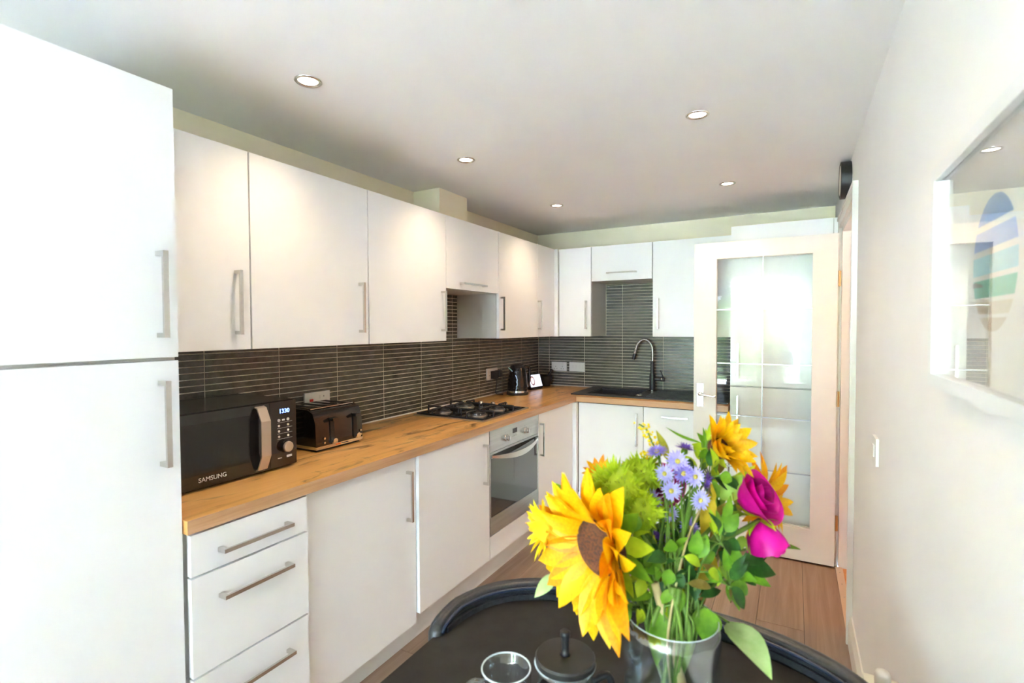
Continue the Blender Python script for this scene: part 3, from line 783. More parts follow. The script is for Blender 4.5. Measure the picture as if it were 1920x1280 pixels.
for yc in (t0 + .085, t1 - .045):
    b = B(); prism(b, [(.3085, yc - .011, ZT + .028), (.3085, yc + .011, ZT + .028), (.3045, yc + .011, ZT + .135), (.3045, yc - .011, ZT + .135)], (.006, 0, .0))
    ls = obj('lever_slot', b, pr('lever_track', (.003, .003, .003), .3), ts, bevel=.001, bseg=1)
    obj('lever', box(.309, .334, yc - .016, yc + .016, ZT + .122, ZT + .134), M_BLK, ls, bevel=.003)
for yc in (t0 + .090, t1 - .035):
    obj('knob', lathe(B(), [(.013, 0), (.012, .014), (0, .015)], (.3115, yc, ZT + .034), (1, 0, 0), 20), M_CHROME, ts, auto=35)
for yc in (t0 + .042, t1 - .012):
    b = B()
    for zz in (.034, .052): cyl(b, (.3105, yc, ZT + zz), (1, 0, 0), .0048, .004, 12)
    obj('button', b, M_CHROME, ts)
obj('logo_mark', box(.3126, .3130, t0 + .100, t0 + .128, ZT + .0125, ZT + .0185), pr('orange_red', (.75, .16, .04), .4), ts)
obj('logo_print', box(.3126, .3130, t0 + .133, t0 + .172, ZT + .0135, ZT + .0172), M_DKPRINT, ts)

kt = root('kettle', (.179, -.72, ZT), 'glossy black jug kettle with a dimpled body beside the plug socket', 'kettle')
kc = Vector((.175, -.715, ZT))
obj('base', lathe(B(), [(0, 0), (.082, 0), (.084, .006), (.082, .018), (0, .018)], kc, seg=32), M_BLKM, kt, auto=35)
obj('steel_band', lathe(B(), [(.080, .0185), (.081, .020), (.080, .034), (.0, .034)], kc, seg=32), M_CHROME, kt, auto=35)
b = B(); pf = [(.079, .0345), (.0775, .06), (.0735, .10), (.069, .14), (.0635, .18), (.058, .212), (.0, .212)]
lathe(b, [(r, h) for r, h in pf], kc, seg=40)
bmesh.ops.subdivide_edges(b, edges=[e for e in b.edges if abs(e.verts[0].co.z - e.verts[1].co.z) > .01], cuts=3)
for v in b.verts:
    q = v.co - kc; a = math.atan2(q.y, q.x)
    if .05 < q.z < .20:
        k_ = 1 - .035 * (math.sin(a * 8 + (q.z // .03) * math.pi / 8 * 8) * math.sin(q.z * 95)); v.co.x = kc.x + q.x * k_; v.co.y = kc.y + q.y * k_
obj('jug', b, M_BLK, kt, smooth=True)
obj('lid', lathe(B(), [(.057, 0), (.054, .012), (.030, .020), (0, .021)], kc + Vector((0, 0, .2125)), seg=32), M_BLK, kt, smooth=True)
hd = Vector((.5, .86, 0)).normalized()
b = B(); tube(b, spline([kc + hd * .050 + Vector((0, 0, .205)), kc + hd * .090 + Vector((0, 0, .212)), kc + hd * .108 + Vector((0, 0, .190)), kc + hd * .106 + Vector((0, 0, .110)), kc + hd * .092 + Vector((0, 0, .058)), kc + hd * .070 + Vector((0, 0, .050))], 5), .012, 10)
obj('handle', b, M_BLK, kt, smooth=True)
sd = Vector((-.5, -.86, 0)).normalized(); b = B()
prism(b, [kc + sd * .055 + hd.cross(Vector((0, 0, 1))) * .022 + Vector((0, 0, .170)), kc + sd * .055 - hd.cross(Vector((0, 0, 1))) * .022 + Vector((0, 0, .170)), kc + sd * .082 + Vector((0, 0, .205))], (0, 0, .012)); obj('spout', b, M_BLK, kt)
gd = Vector((.93, .36, 0)).normalized(); b = B(); g0 = kc + gd * .0755 + Vector((0, 0, .06)); g1 = kc + gd * .0665 + Vector((0, 0, .165)); sdv = Vector((-gd.y, gd.x, 0)) * .010
prism(b, [g0 - sdv, g0 + sdv, g1 + sdv, g1 - sdv], gd * .004); obj('water_gauge', b, pr('gauge', (.25, .22, .2), .2), kt)

sdp = root('smart_display', (.143, -.345, ZT), 'small tilted smart display with a lit white screen beside the kettle', 'screen device')
A_ = Vector((.150, -.436, ZT)); C_ = Vector((.178, -.266, ZT)); ax = (C_ - A_).normalized(); nn = Vector((ax.y, -ax.x, 0)); upv = (Vector((0, 0, 1)) - nn * .32).normalized(); fn = ax.cross(upv); fn = fn if fn.dot(nn) > 0 else -fn
L_ = (C_ - A_).length
def quadbox(bm, o_, a_, u_, n_, w0, w1, h0, h1, d0, d1):
    vs = [bm.verts.new(o_ + a_ * w + u_ * h + n_ * d) for d in (d0, d1) for h in (h0, h1) for w in (w0, w1)]
    for f in ((0, 2, 3, 1), (4, 5, 7, 6), (0, 1, 5, 4), (2, 6, 7, 3), (0, 4, 6, 2), (1, 3, 7, 5)): bm.faces.new([vs[i] for i in f])
    return bm
so = A_ + Vector((0, 0, .012))
obj('housing', quadbox(B(), so, ax, upv, fn, 0, L_, 0, .118, -.012, 0), M_BLKM, sdp, bevel=.003)
b = B(); prism(b, [so - Vector((0, 0, .0118)) + ax * .01, so - Vector((0, 0, .0118)) + ax * .01 - nn * .075, so + upv * .08 + ax * .01 - fn * .012, so + ax * .01 - fn * .0005], ax * (L_ - .02)); obj('speaker_base', b, M_BLKM, sdp)
scr = obj('screen', quadbox(B(), so, ax, upv, fn, .006, L_ - .006, .010, .112, .0002, .001), pr('screen_glow', (.3, .3, .35), .3, emit=(.72, .76, .95), estr=.95), sdp)
def disc_on(o_, a_, u_, n_, cw, ch, rw, rh, d, seg=24, ring=None):
    bm = B(); ou = [bm.verts.new(o_ + a_ * (cw + math.cos(t) * rw) + u_ * (ch + math.sin(t) * rh) + n_ * d) for t in [2 * math.pi * k / seg for k in range(seg)]]
    if ring is None: bm.faces.new(ou)
    else:
        inn = [bm.verts.new(o_ + a_ * (cw + math.cos(t) * rw * ring) + u_ * (ch + math.sin(t) * rh * ring) + n_ * d) for t in [2 * math.pi * k / seg for k in range(seg)]]
        for k in range(seg): bm.faces.new((ou[k], ou[(k + 1) % seg], inn[(k + 1) % seg], inn[k]))
    return bm
obj('screen_picture', disc_on(so, ax, upv, fn, .045, .060, .024, .034, .0014), pr('screen_skin', (.4, .3, .3), .4, emit=(.85, .62, .62), estr=.8), scr)
obj('screen_picture', disc_on(so, ax, upv, fn, .046, .062, .030, .040, .0016, ring=.72), pr('screen_hair', (.1, .05, .05), .4, emit=(.18, .07, .07), estr=.6), scr)

mo = root('mortar', (.105, -.105, ZT), 'black stone mortar and pestle in the worktop corner', 'mortar')
mc = Vector((.120, -.105, ZT))
obj('bowl', lathe(B(), [(0, 0), (.045, 0), (.048, .008), (.046, .018), (.062, .045), (.068, .088), (.063, .092), (.055, .080), (.035, .035), (0, .028)], mc, seg=32), M_BLKM, mo, smooth=True)
obj('pestle', tube(B(), spline([mc + Vector((.0, .005, .045)), mc + Vector((.03, .01, .09)), mc + Vector((.062, .015, .145))], 5), [.018] * 4 + [.014] * 3 + [.012] * 2 + [.013] * 2, 12), M_BLKM, mo, smooth=True)

# sockets on the tiles
def plate_left(label, ya, yb, za, zb, red=False, single=False):
    s = root('wall_socket', (.0125, (ya + yb) / 2, za), label, 'socket')
    pl_ = obj('plate', box(.0126, .0215, ya, yb, za, zb), M_WHITEP, s, bevel=.002)
    zc = (za + zb) / 2; w = yb - ya
    for k, yc in enumerate([ya + w * .28, ya + w * .72] if not single else [ya + w * .35]):
        if red and k == 0:
            obj('switch', box(.0216, .0255, yc - .014, yc + .004, zc - .020, zc + .010), M_RED, s, bevel=.001)
        else:
            obj('switch', box(.0216, .0245, yc - .020, yc - .009, zc + .006, zc + .026), M_WHITEP, s, bevel=.001)
            b = B()
            for dy, dz in ((.004, .018), (-.008, -.010), (.016, -.010)): bx(b, .0216, .0219, yc + dy - .002, yc + dy + .002, zc + dz - .004, zc + dz + .004)
            obj('pin_hole', b, M_DKPRINT, s)
    return s
plate_left('white switched socket with a red rocker behind the toaster', -2.541, -2.393, 1.036, 1.118, red=True)
plate_left('white wall socket with a black plug beside the kettle', -.912, -.756, 1.028, 1.114)
pg = root('power_plug', (.04, -.83, 1.03), 'black plug with its cable in the wall socket by the kettle', 'plug')
pz = 1.066
obj('plug_body', box(.0250, .060, -.862, -.808, pz - .030, pz + .028), M_RUB, pg, bevel=.006)
obj('adapter', box(.0250, .072, -.806, -.768, pz - .018, pz + .030), M_RUB, pg, bevel=.008)
obj('cable', tube(B(), spline([(.045, -.815, pz - .029), (.046, -.812, 1.00), (.040, -.815, .955), (.040, -.820, .928), (.055, -.81, .9165), (.085, -.79, .9155), (.085, -.80, .9155)], 8), .0038, 8), M_RUB, pg, smooth=True)
def plate_back(label, xa, xb, za, zb):
    s = root('wall_socket', ((xa + xb) / 2, -.0125, za), label, 'socket')
    obj('plate', box(xa, xb, -.0215, -.0126, za, zb), M_WHITEP, s, bevel=.002); zc = (za + zb) / 2; w = xb - xa
    return s, zc, w
s, zc, w = plate_back('white double wall socket nearest the corner', .146, .289, 1.040, 1.118)
for xc in (.146 + w * .28, .146 + w * .72):
    obj('switch', box(xc - .006, xc + .006, -.0245, -.0216, zc + .006, zc + .026), M_WHITEP, s, bevel=.001)
    b = B()
    for dx, dz in ((0, .0), (-.011, -.020), (.011, -.020)): bx(b, xc + dx - .002, xc + dx + .002, -.0219, -.0216, zc + dz - .004, zc + dz + .004)
    obj('pin_hole', b, M_DKPRINT, s)
s, zc, w = plate_back('white wall plate with a row of four switches near the sink', .315, .458, 1.040, 1.120)
for k in range(4): obj('switch', box(.315 + w * (.18 + .21 * k) - .008, .315 + w * (.18 + .21 * k) + .008, -.0250, -.0216, zc - .016, zc + .016), M_WHITEP, s, bevel=.0015)

# ------------------------------------------------------------------ right wall: print, switch, lamp, radiator
pc = root('framed_print', (W, -3.25, 1.31), 'white framed round seascape print on the right wall', 'picture')
py0, py1, pz0, pz1 = -3.525, -2.985, 1.318, 1.702; fw_ = .022; xf = W - .0008
b = B()
for (ya, yb, za, zb) in ((py0, py1, pz1 - fw_, pz1), (py0, py1, pz0, pz0 + fw_), (py0, py0 + fw_, pz0 + fw_, pz1 - fw_), (py1 - fw_, py1, pz0 + fw_, pz1 - fw_)):
    bx(b, xf - .024, xf, ya, yb, za, zb)
obj('frame', b, pr('white_frame', (.83, .84, .84), .3), pc, bevel=.0015, bseg=1)
obj('paper', box(xf - .006, xf - .002, py0 + fw_, py1 - fw_, pz0 + fw_, pz1 - fw_), pr('art_paper', (.80, .79, .76), .7), pc)
cy_, cz_, ry_, rz_ = -3.258, 1.509, .088, .092
bands = [(.092, .057, (.06, .22, .60)), (.048, .022, (.18, .34, .72)), (.013, -.013, (.27, .62, .72)), (-.020, -.045, (.05, .48, .34)), (-.051, -.068, (.62, .55, .45)), (-.073, -.092, (.56, .48, .37))]
for k, (za, zb, colr) in enumerate(bands):
    b = B(); up_, dn_ = [], []
    for i in range(13):
        z = za + (zb - za) * i / 12; h = ry_ * math.sqrt(max(0, 1 - (z / rz_) ** 2)); up_.append((xf - .0064, cy_ - h, cz_ + z)); dn_.append((xf - .0064, cy_ + h, cz_ + z))
    pts = up_ + dn_[::-1]; vs = []
    for p in pts:
        if not vs or (Vector(p) - vs[-1].co).length > 1e-5: vs.append(b.verts.new(p))
    b.faces.new(vs); obj('print_band', b, noise_col('print_band_%d' % k, colr, tuple(min(1, c * 1.12) for c in colr), .6, (20, 20, 60)), pc)
b = B(); b.faces.new([b.verts.new((xf - .0068, cy_ + y, cz_ + z)) for y, z in ((.086, -.029), (.04, -.030), (.045, -.026), (.060, -.024), (.070, -.022), (.086, -.022))]); obj('print_headland', b, pr('headland', (.12, .10, .07), .7), pc)
obj('glass', box(xf - .0130, xf - .0110, py0 + fw_, py1 - fw_, pz0 + fw_, pz1 - fw_), M_PICGLASS, pc)

sw = root('light_switch', (W, -2.155, .98), 'white light switch on the right wall below the print', 'switch')
obj('plate', box(W - .009, W - .0005, -2.198, -2.112, .978, 1.066), M_WHITEP, sw, bevel=.002)
obj('rocker', box(W - .0125, W - .0091, -2.166, -2.144, 1.003, 1.041), M_WHITEP, sw, bevel=.001)
wl_ = root('wall_light', (W, -1.09, 2.06), 'round black wall light above the doorway', 'wall light')
wc = Vector((W - .0005, -1.09, 2.155))
obj('rim', lathe(B(), [(0, 0), (.091, 0), (.091, .044), (.084, .046), (.081, .040), (.0, .040)], wc, (-1, 0, 0), 48), M_BLKM, wl_, auto=35)
obj('diffuser', lathe(B(), [(.080, 0), (.074, .004), (0, .0055)], wc + Vector((-.0405, 0, 0)), (-1, 0, 0), 40), pr('opal', (.75, .74, .68), .4), wl_, smooth=True)
rd = root('radiator', (W - .06, -3.2, .12), 'white radiator low on the right wall beside the table', 'radiator')
b = B()
bx(b, W - .075, W - .060, -3.75, -2.660, .13, .560)
for k in range(26): bx(b, W - .079, W - .075, -3.735 + k * .041, -3.735 + k * .041 + .022, .15, .54)
obj('panel', b, pr('radiator_paint', (.82, .81, .76), .35), rd, bevel=.001, bseg=1)
b = B(); bx(b, W - .082, W - .012, -3.752, -2.6585, .5602, .566); bx(b, W - .082, W - .012, -2.6595, -2.6560, .13, .5660); obj('grille', b, pr('radiator_paint2', (.80, .79, .70), .35), rd)
for yy in (-3.6, -2.8): obj('bracket', box(W - .060, W - .0005, yy - .01, yy + .01, .3, .45), pr('radiator_paint', (.8,) * 3), rd)
obj('valve_head', lathe(B(), [(0, 0), (.014, 0), (.016, .006), (.017, .034), (.013, .042), (0, .044)], (W - .048, -2.705, .5665), seg=24), M_WHITEP, rd, smooth=True)

# ------------------------------------------------------------------ ceiling downlights
DL = [(.605, -2.98, 'recessed ceiling downlight nearest the tall fridge unit'), (.612, -2.052, 'recessed ceiling downlight in front of the short hood cupboard'),
      (.615, -.962, 'recessed ceiling downlight nearest the corner cupboards'), (1.695, -2.052, 'recessed ceiling downlight in the middle right of the ceiling'),
      (1.687, -.960, 'recessed ceiling downlight nearest the glazed door'), (1.695, -2.98, 'recessed ceiling downlight above the flowers')]
for (xx, yy, lab) in DL:
    d = root('ceiling_downlight', (xx, yy, CEIL - .004), lab, 'downlight', 'recessed ceiling downlights')
    obj('bezel', lathe(B(), [(.0445, 0), (.0445, -.002), (.041, -.0045), (.035, -.0045), (.030, -.0005), (.030, 0)], (xx, yy, CEIL - .0003), seg=40), M_HANDLE, d, smooth=True)
    obj('lamp', lathe(B(), [(0, -.0008), (.0295, -.0008), (.0295, -.0003), (0, -.0003)], (xx, yy, CEIL - .0002), seg=32), M_LED, d)
    l = bpy.data.lights.new('downlight_beam', 'SPOT'); l.energy = 10.5; l.color = (1, .75, .49); l.spot_size = math.radians(122); l.spot_blend = 1.0; l.shadow_soft_size = .03
    lo = bpy.data.objects.new('downlight_beam', l); COL.objects.link(lo); lo.location = (xx, yy, CEIL - .012); lo.parent = None

# ------------------------------------------------------------------ dining table and chair
TBL = .750
tb = root('dining_table', (1.77, -3.45, 0), 'dark dining table with a rounded far end', 'table')
def round_end(x0, x1, ynear, ystart, yfar, n=28, pw=2.6):
    c = (x0 + x1) / 2; hw = (x1 - x0) / 2; pts = []
    for k in range(n + 1):
        a = math.pi * k / n; cx, sy = math.cos(a), math.sin(a)
        pts.append((c - hw * math.copysign(abs(cx) ** (2 / pw), cx), ystart + (yfar - ystart) * sy ** (2 / pw)))
    return pts
TX0, TX1, TY0 = 1.350, 2.195, -4.02
end = round_end(TX0, TX1, TY0, -3.285, -3.000)
outl = [(TX0, TY0)] + end + [(TX1, TY0)]
obj('table_top', prism(B(), [(x, y, TBL - .025) for x, y in outl], (0, 0, .025)), M_TABLE, tb, bevel=.002, bseg=1)
obj('pedestal', lathe(B(), [(0, 0), (.26, 0), (.26, .012), (.06, .030), (.045, .06), (.045, TBL - .06), (.16, TBL - .0255), (0, TBL - .0255)], (1.77, -3.74, 0), seg=40), M_BLKM, tb, auto=35)

ch = root('dining_chair', (1.77, -3.1, 0), 'black leather chair with a wide curved back tucked against the table end', 'chair')
rail_xy = round_end(TX0 - .004, TX1 + .004, 0, -3.262, -2.968)
CZ = .772
rail = [Vector((x, y, CZ)) for x, y in rail_xy]
rail = [Vector((rail[0].x + .010, rail[0].y - .015, CZ - .12)), Vector((rail[0].x + .002, rail[0].y - .012, CZ - .05)), Vector((rail[0].x, rail[0].y - .004, CZ - .015))] + rail[1:-1] + [Vector((rail[-1].x, rail[-1].y - .004, CZ - .015)), Vector((rail[-1].x - .002, rail[-1].y - .012, CZ - .05)), Vector((rail[-1].x - .010, rail[-1].y - .015, CZ - .12))]
rail = spline(rail, 3)
obj('back_rail', tube(B(), rail, .019, 12), M_LEATHER, ch, smooth=True)
pin = [Vector((1.7725 + (p.x - 1.7725) * .958, -3.30 + (p.y + 3.30) * .93, p.z + .006)) for p in rail if p.z > CZ - .03]
obj('piping', tube(B(), pin, .0042, 6), M_STITCH, ch, smooth=True)
b = B(); ro = round_end(TX0 + .006, TX1 - .006, 0, -3.262, -2.974); ri = round_end(TX0 + .020, TX1 - .020, 0, -3.262, -2.988)
vo = [(b.verts.new((x, y, CZ - .01)), b.verts.new((x, y, .42))) for x, y in ro]; vi = [(b.verts.new((x, y, CZ - .01)), b.verts.new((x, y, .42))) for x, y in ri]
for k in range(len(ro) - 1):
    b.faces.new((vo[k][0], vo[k + 1][0], vo[k + 1][1], vo[k][1])); b.faces.new((vi[k][0], vi[k][1], vi[k + 1][1], vi[k + 1][0]))
    b.faces.new((vo[k][0], vi[k][0], vi[k + 1][0], vo[k + 1][0])); b.faces.new((vo[k][1], vo[k + 1][1], vi[k + 1][1], vi[k][1]))
b.faces.new((vo[0][0], vo[0][1], vi[0][1], vi[0][0])); b.faces.new((vo[-1][0], vi[-1][0], vi[-1][1], vo[-1][1]))
obj('backrest', b, M_LEATHER, ch, smooth=False)
seat_o = round_end(TX0 + .030, TX1 - .030, 0, -3.262, -3.000)
obj('seat', prism(B(), [(TX0 + .06, -3.46, .38)] + [(x, y, .38) for x, y in seat_o] + [(TX1 - .06, -3.46, .38)], (0, 0, .07)), M_LEATHER, ch, bevel=.012)
for (xx, yy) in ((1.46, -3.42), (2.08, -3.42), (1.50, -3.08), (2.04, -3.08)):
    obj('leg', tube(B(), [(xx, yy, 0), (xx, yy, .379)], [.012, .018], 12), M_BLKM, ch, smooth=True)

# ------------------------------------------------------------------ on the table: mug, cafetiere, vase
TT = TBL + .0004
mg = root('glass_mug', (1.612, -3.428, TT), 'clear glass mug with a looped handle on the table', 'mug')
mc = Vector((1.612, -3.428, TT))
obj('cup', lathe(B(), [(0, 0), (.036, 0), (.040, .004), (.0415, .05), (.0425, .097), (.0415, .0995), (.0395, .097), (.0385, .05), (.036, .010), (0, .008)], mc, seg=48), M_MUG, mg, smooth=True)
obj('rim', tube(B(), [mc + Vector((math.cos(a) * .0412, math.sin(a) * .0412, .0985)) for a in [2 * math.pi * k / 40 for k in range(40)]], .0015, 8, closed=True), pr('mug_rim_glass', (.50, .57, .59), .08, spec=.9), mg, smooth=True)
hd = (-CR * .95 - CFW * .3); hd.z = 0; hd.normalize()
obj('handle', tube(B(), spline([mc + hd * .040 + Vector((0, 0, .082)), mc + hd * .060 + Vector((0, 0, .086)), mc + hd * .072 + Vector((0, 0, .066)), mc + hd * .068 + Vector((0, 0, .038)), mc + hd * .040 + Vector((0, 0, .024))], 6), .0055, 10), thin_glass('mug_handle_glass', (.85, .88, .9), 1.5, .10), mg, smooth=True)

cf = root('cafetiere', (1.723, -3.434, TT), 'small glass cafetiere with a matt black lid and plunger', 'cafetiere')
cc = Vector((1.723, -3.434, TT))
obj('beaker', lathe(B(), [(0, .010), (.043, .010), (.044, .02), (.044, .135), (.047, .146), (.0455, .146), (.0425, .134), (.0425, .02), (0, .012)], cc, seg=44), M_MUG, cf, smooth=True)
obj('pouring_rim', tube(B(), [cc + Vector((math.cos(a) * .0475, math.sin(a) * .0475, .144)) + (CFW * .005) for a in [2 * math.pi * k / 40 for k in range(40)]], .0014, 8, closed=True), MATS['mug_rim_glass'], cf, smooth=True)
b = B()
lathe(b, [(.0450, .0), (.0480, .0), (.0480, .100), (.0450, .100)], cc, seg=44); obj('holder', b, M_BLKM, cf, auto=40)
obj('handle', tube(B(), spline([cc - hd * .046 + Vector((0, 0, .105)), cc - hd * .075 + Vector((0, 0, .110)), cc - hd * .084 + Vector((0, 0, .07)), cc - hd * .074 + Vector((0, 0, .025)), cc - hd * .046 + Vector((0, 0, .020))], 5), .006, 10), M_BLKM, cf, smooth=True)
lid = obj('lid', lathe(B(), [(.0405, .136), (.0405, .147), (.0470, .1475), (.0475, .156), (.0455, .1590), (0, .1600)], cc, seg=44), pr('lid_black', (.022, .020, .018), .36), cf, auto=35)
b = B(); lathe(b, [(0, .1600), (.0085, .1600), (.0060, .1625), (.0055, .170), (.0062, .186), (.0080, .190), (.0080, .196), (.0060, .198), (0, .198)], cc, seg=20); obj('plunger_knob', b, M_BLKM, lid, smooth=True)

VC = Vector((1.872, -3.362, TT)); VH = .226
vs_ = root('flower_vase', VC, 'tall clear glass vase holding the bouquet on the table', 'vase')
obj('glass', lathe(B(), [(0, 0), (.068, 0), (.074, .006), (.076, .05), (.075, .10), (.071, VH - .02), (.069, VH), (.0665, VH), (.0685, VH - .02), (.0725, .10), (.0735, .05), (.070, .012), (0, .010)], VC, seg=56), M_VASE, vs_, smooth=True)
obj('rim', tube(B(), [VC + Vector((math.cos(a) * .0678, math.sin(a) * .0678, VH)) for a in [2 * math.pi * k / 48 for k in range(48)]], .0009, 8, closed=True), MATS['mug_rim_glass'], vs_, smooth=True)

# ------------------------------------------------------------------ the bouquet
G1 = leafy('leaf_mid', (.12, .29, .014), (.22, .43, .022))
G2 = leafy('leaf_light', (.32, .54, .05), (.46, .66, .09))
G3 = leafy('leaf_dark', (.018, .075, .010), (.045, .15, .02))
G4 = leafy('leaf_yellow', (.55, .38, .02), (.72, .52, .03), lo=.3, hi=.6)
G5 = leafy('leaf_lime', (.38, .56, .012), (.58, .72, .03))
G6 = leafy('leaf_pale', (.42, .62, .20), (.55, .72, .30))
STEM = leafy('stem_green', (.10, .22, .02), (.20, .32, .05), scale=25, transl=.1)
STEMB = leafy('stem_tan', (.42, .33, .14), (.55, .45, .22), scale=25, transl=.1)
YEL = leafy('sunflower_petal', (.88, .42, .002), (.92, .54, .004), scale=18, transl=.35)
YEL2 = leafy('sunflower_petal_bright', (.88, .47, .003), (.92, .60, .006), scale=18, transl=.35)
ORG = leafy('sunflower_petal_deep', (.84, .28, .002), (.88, .38, .003), scale=18, transl=.35)
LEM = leafy('lemon_petal', (.90, .68, .008), (.92, .78, .03), scale=20, transl=.35)
BRN = noise_col('sunflower_disc', (.028, .008, .003), (.16, .045, .008), .8, (260, 260, 260), 3, bump=.6)
MAG = leafy('magenta_petal', (.55, .002, .20), (.80, .008, .36), .4, 22, .25)
MAGD = leafy('deep_magenta_petal', (.30, .002, .10), (.50, .006, .22), .4, 22, .25)
LIL = leafy('lilac_petal', (.30, .22, .72), (.46, .38, .86), .5, 60, .3)
LIL2 = leafy('pale_lilac_petal', (.50, .45, .88), (.66, .62, .95), .5, 60, .3)
LIL3 = leafy('violet_petal', (.16, .07, .46), (.26, .14, .60), .5, 60, .3)
GOLD = leafy('golden_bloom', (.85, .60, .01), (.95, .75, .02), .6, 60, .2)

def blade(base, tip, width, facing, bend=.12, fold=.18, wpow=.75, n=7, sharp=1.0, twist=0.0):
    """a leaf or petal as a bent, folded blade between two points"""
    base, tip, facing = Vector(base), Vector(tip), Vector(facing); ax_ = tip - base; L_ = ax_.length; a = ax_.normalized()
    nrm = (facing - a * facing.dot(a)).normalized(); side = a.cross(nrm); bm = B(); rows = []
    for i in range(n + 1):
        t = i / n; c = base + ax_ * t + nrm * (bend * L_ * math.sin(math.pi * t))
        w = width * .5 * max(.02, math.sin(math.pi * min(1, t ** wpow)) ** sharp) if i < n else width * .01
        if i == 0: w = width * .06
        s2 = side * math.cos(twist * t) + nrm * math.sin(twist * t); n2 = nrm * math.cos(twist * t) - side * math.sin(twist * t)
        rows.append([bm.verts.new(c - s2 * w + n2 * w * fold), bm.verts.new(c - s2 * w * .5 + n2 * w * fold * .3), bm.verts.new(c - n2 * w * fold * .3), bm.verts.new(c + s2 * w * .5 + n2 * w * fold * .3), bm.verts.new(c + s2 * w + n2 * w * fold)])
    for A, C in zip(rows, rows[1:]):
        for k in range(4): bm.faces.new((A[k], A[k + 1], C[k + 1], C[k]))
    return bm

NECK = VC + Vector((0, 0, VH))
def stem_path(top, k, lean=None):
    """from a bloom down through the vase mouth to the vase floor"""
    a = k * 2.399; r = .018 + .030 * ((k * 37) % 10) / 10
    m = NECK + Vector((math.cos(a) * r, math.sin(a) * r, 0)); f = VC + Vector((-math.cos(a) * .045, -math.sin(a) * .045, .016))
    q = m.lerp(Vector(top), .5) + Vector((0, 0, .02)); q.x += (m.x - top[0]) * .12; q.y += (m.y - top[1]) * .12
    return spline([f, VC.lerp(NECK, .5) + Vector((math.cos(a) * r * .2, math.sin(a) * r * .2, 0)), m, q, Vector(top)], 6)

def petal_mesh(name, L, Wd, mat, cup, bend, sharp=.8, wpow=.8):
    """petal along +X from the origin, its face towards +Z"""
    bm = blade((0, 0, 0), (L, 0, 0), Wd, (0, 0, 1), bend, cup, wpow, 6, sharp)
    me = bpy.data.meshes.new(name); bm.to_mesh(me); bm.free(); me.materials.append(mat)
    for p in me.polygons: p.use_smooth = True
    return me

def frame_mat(c, n, spin=0.0):
    u_, w_, n_ = basis(n); q = Matrix(((u_.x, w_.x, n_.x), (u_.y, w_.y, n_.y), (u_.z, w_.z, n_.z))).to_4x4()
    return Matrix.Translation(c) @ q @ Matrix.Rotation(spin, 4, 'Z')

def sunflower(label, c, n, R, rd, layers, mats, k, seed, wid=.3, fold_dir=None, fold_amt=0, disc=BRN, sepals=10, stem_back=.05):
    """layers: (count, length factor, lift angle deg) ; lift>0 = petals raised towards the viewer of the face"""
    c, n = Vector(c), Vector(n).normalized(); r_ = random.Random(seed)
    e = root('sunflower', c, label, 'flower', 'flowers in the vase'); F = frame_mat(Vector((0, 0, 0)), n)
    metas = [[petal_mesh('petal', 1.0, wid, m, .22, b_, .75, .72) for b_ in (.05, .10)] for m in mats]
    for li, (cnt, lf, lift) in enumerate(layers):
        for j in range(cnt):
            a = 2 * math.pi * (j + .5 * li) / cnt + r_.uniform(-.10, .10); lf2 = lf * r_.uniform(.84, 1.10); lv = math.radians(lift + r_.uniform(-9, 9))
            if fold_dir is not None:
                dv = F.to_3x3() @ Vector((math.cos(a), math.sin(a), 0)); lv += math.radians(fold_amt) * max(0, dv.dot(fold_dir)) ** 1.5
            L = (R - rd * .75) * lf2
            o = bpy.data.objects.new('petal', r_.choice(r_.choice(metas))); COL.objects.link(o); o.parent = e
            o.matrix_local = F @ Matrix.Rotation(a, 4, 'Z') @ Matrix.Translation((rd * .78, 0, -.002 - .002 * li)) @ Matrix.Rotation(-lv, 4, 'Y') @ Matrix.Rotation(r_.uniform(-.25, .25), 4, 'X') @ Matrix.Scale(L, 4)
    obj('disc', lathe(B(), [(rd, -.008), (rd * 1.02, 0), (rd * .9, .006), (rd * .62, .004), (rd * .35, -.002), (0, -.004)], c, n, 32), disc, e, smooth=True)
    u_, w_, n_ = basis(n)
    for j in range(sepals):
        a = 2 * math.pi * j / sepals + .2; dv = u_ * math.cos(a) + w_ * math.sin(a)
        obj('sepal', blade(c + dv * rd * .5 - n * .012, c + dv * (rd * .6 + R * .42) - n * (.012 + r_.uniform(.0, .02)), R * .24, n, -.08, .1), G1 if j % 2 else G5, e, smooth=True)
    obj('calyx', lathe(B(), [(.006, -.03), (rd * .8, -.014), (rd, -.008)], c, n, 20), G1, e, smooth=True)
    obj('stem', tube(B(), stem_path(c - n * .028, k), .0048, 8), STEM, e, smooth=True)
    return e

TOC = -CFW   # towards the camera
big_c = at(1124, 1026, .770)
sunflower('largest sunflower at the lower left of the bouquet', big_c, (-CR * .79 + TOC * .60 - CU * .10), .134, .046, [(20, 1.0, 10), (19, .95, 22), (15, .80, 36)], [YEL, YEL, YEL2, ORG], 1, 5, .42, CR, 64)
sunflower('half open sunflower at the top of the bouquet', at(1348, 840, .88), (CR * .38 + TOC * .78 + CU * .38), .068, .018, [(16, 1.0, 34), (15, .92, 50), (12, .75, 64)], [YEL2, YEL, YEL2], 2, 8, .44, -CR * .8 - CU * .6, 34)
sunflower('orange sunflower behind the pink roses on the right', at(1432, 938, .94), (CR * .52 + TOC * .72 + CU * .10), .086, .026, [(18, 1.0, 4), (16, .92, 14)], [YEL, ORG, YEL2], 3, 9, .34)
sunflower('small lemon yellow bloom peeping out left of the largest sunflower', at(1026, 990, .850), (-CR * .80 + TOC * .35 + CU * .12), .054, .016, [(18, 1.0, 30), (15, .8, 52), (12, .6, 70)], [LEM, YEL2], 4, 12, .30, disc=GOLD, sepals=7)
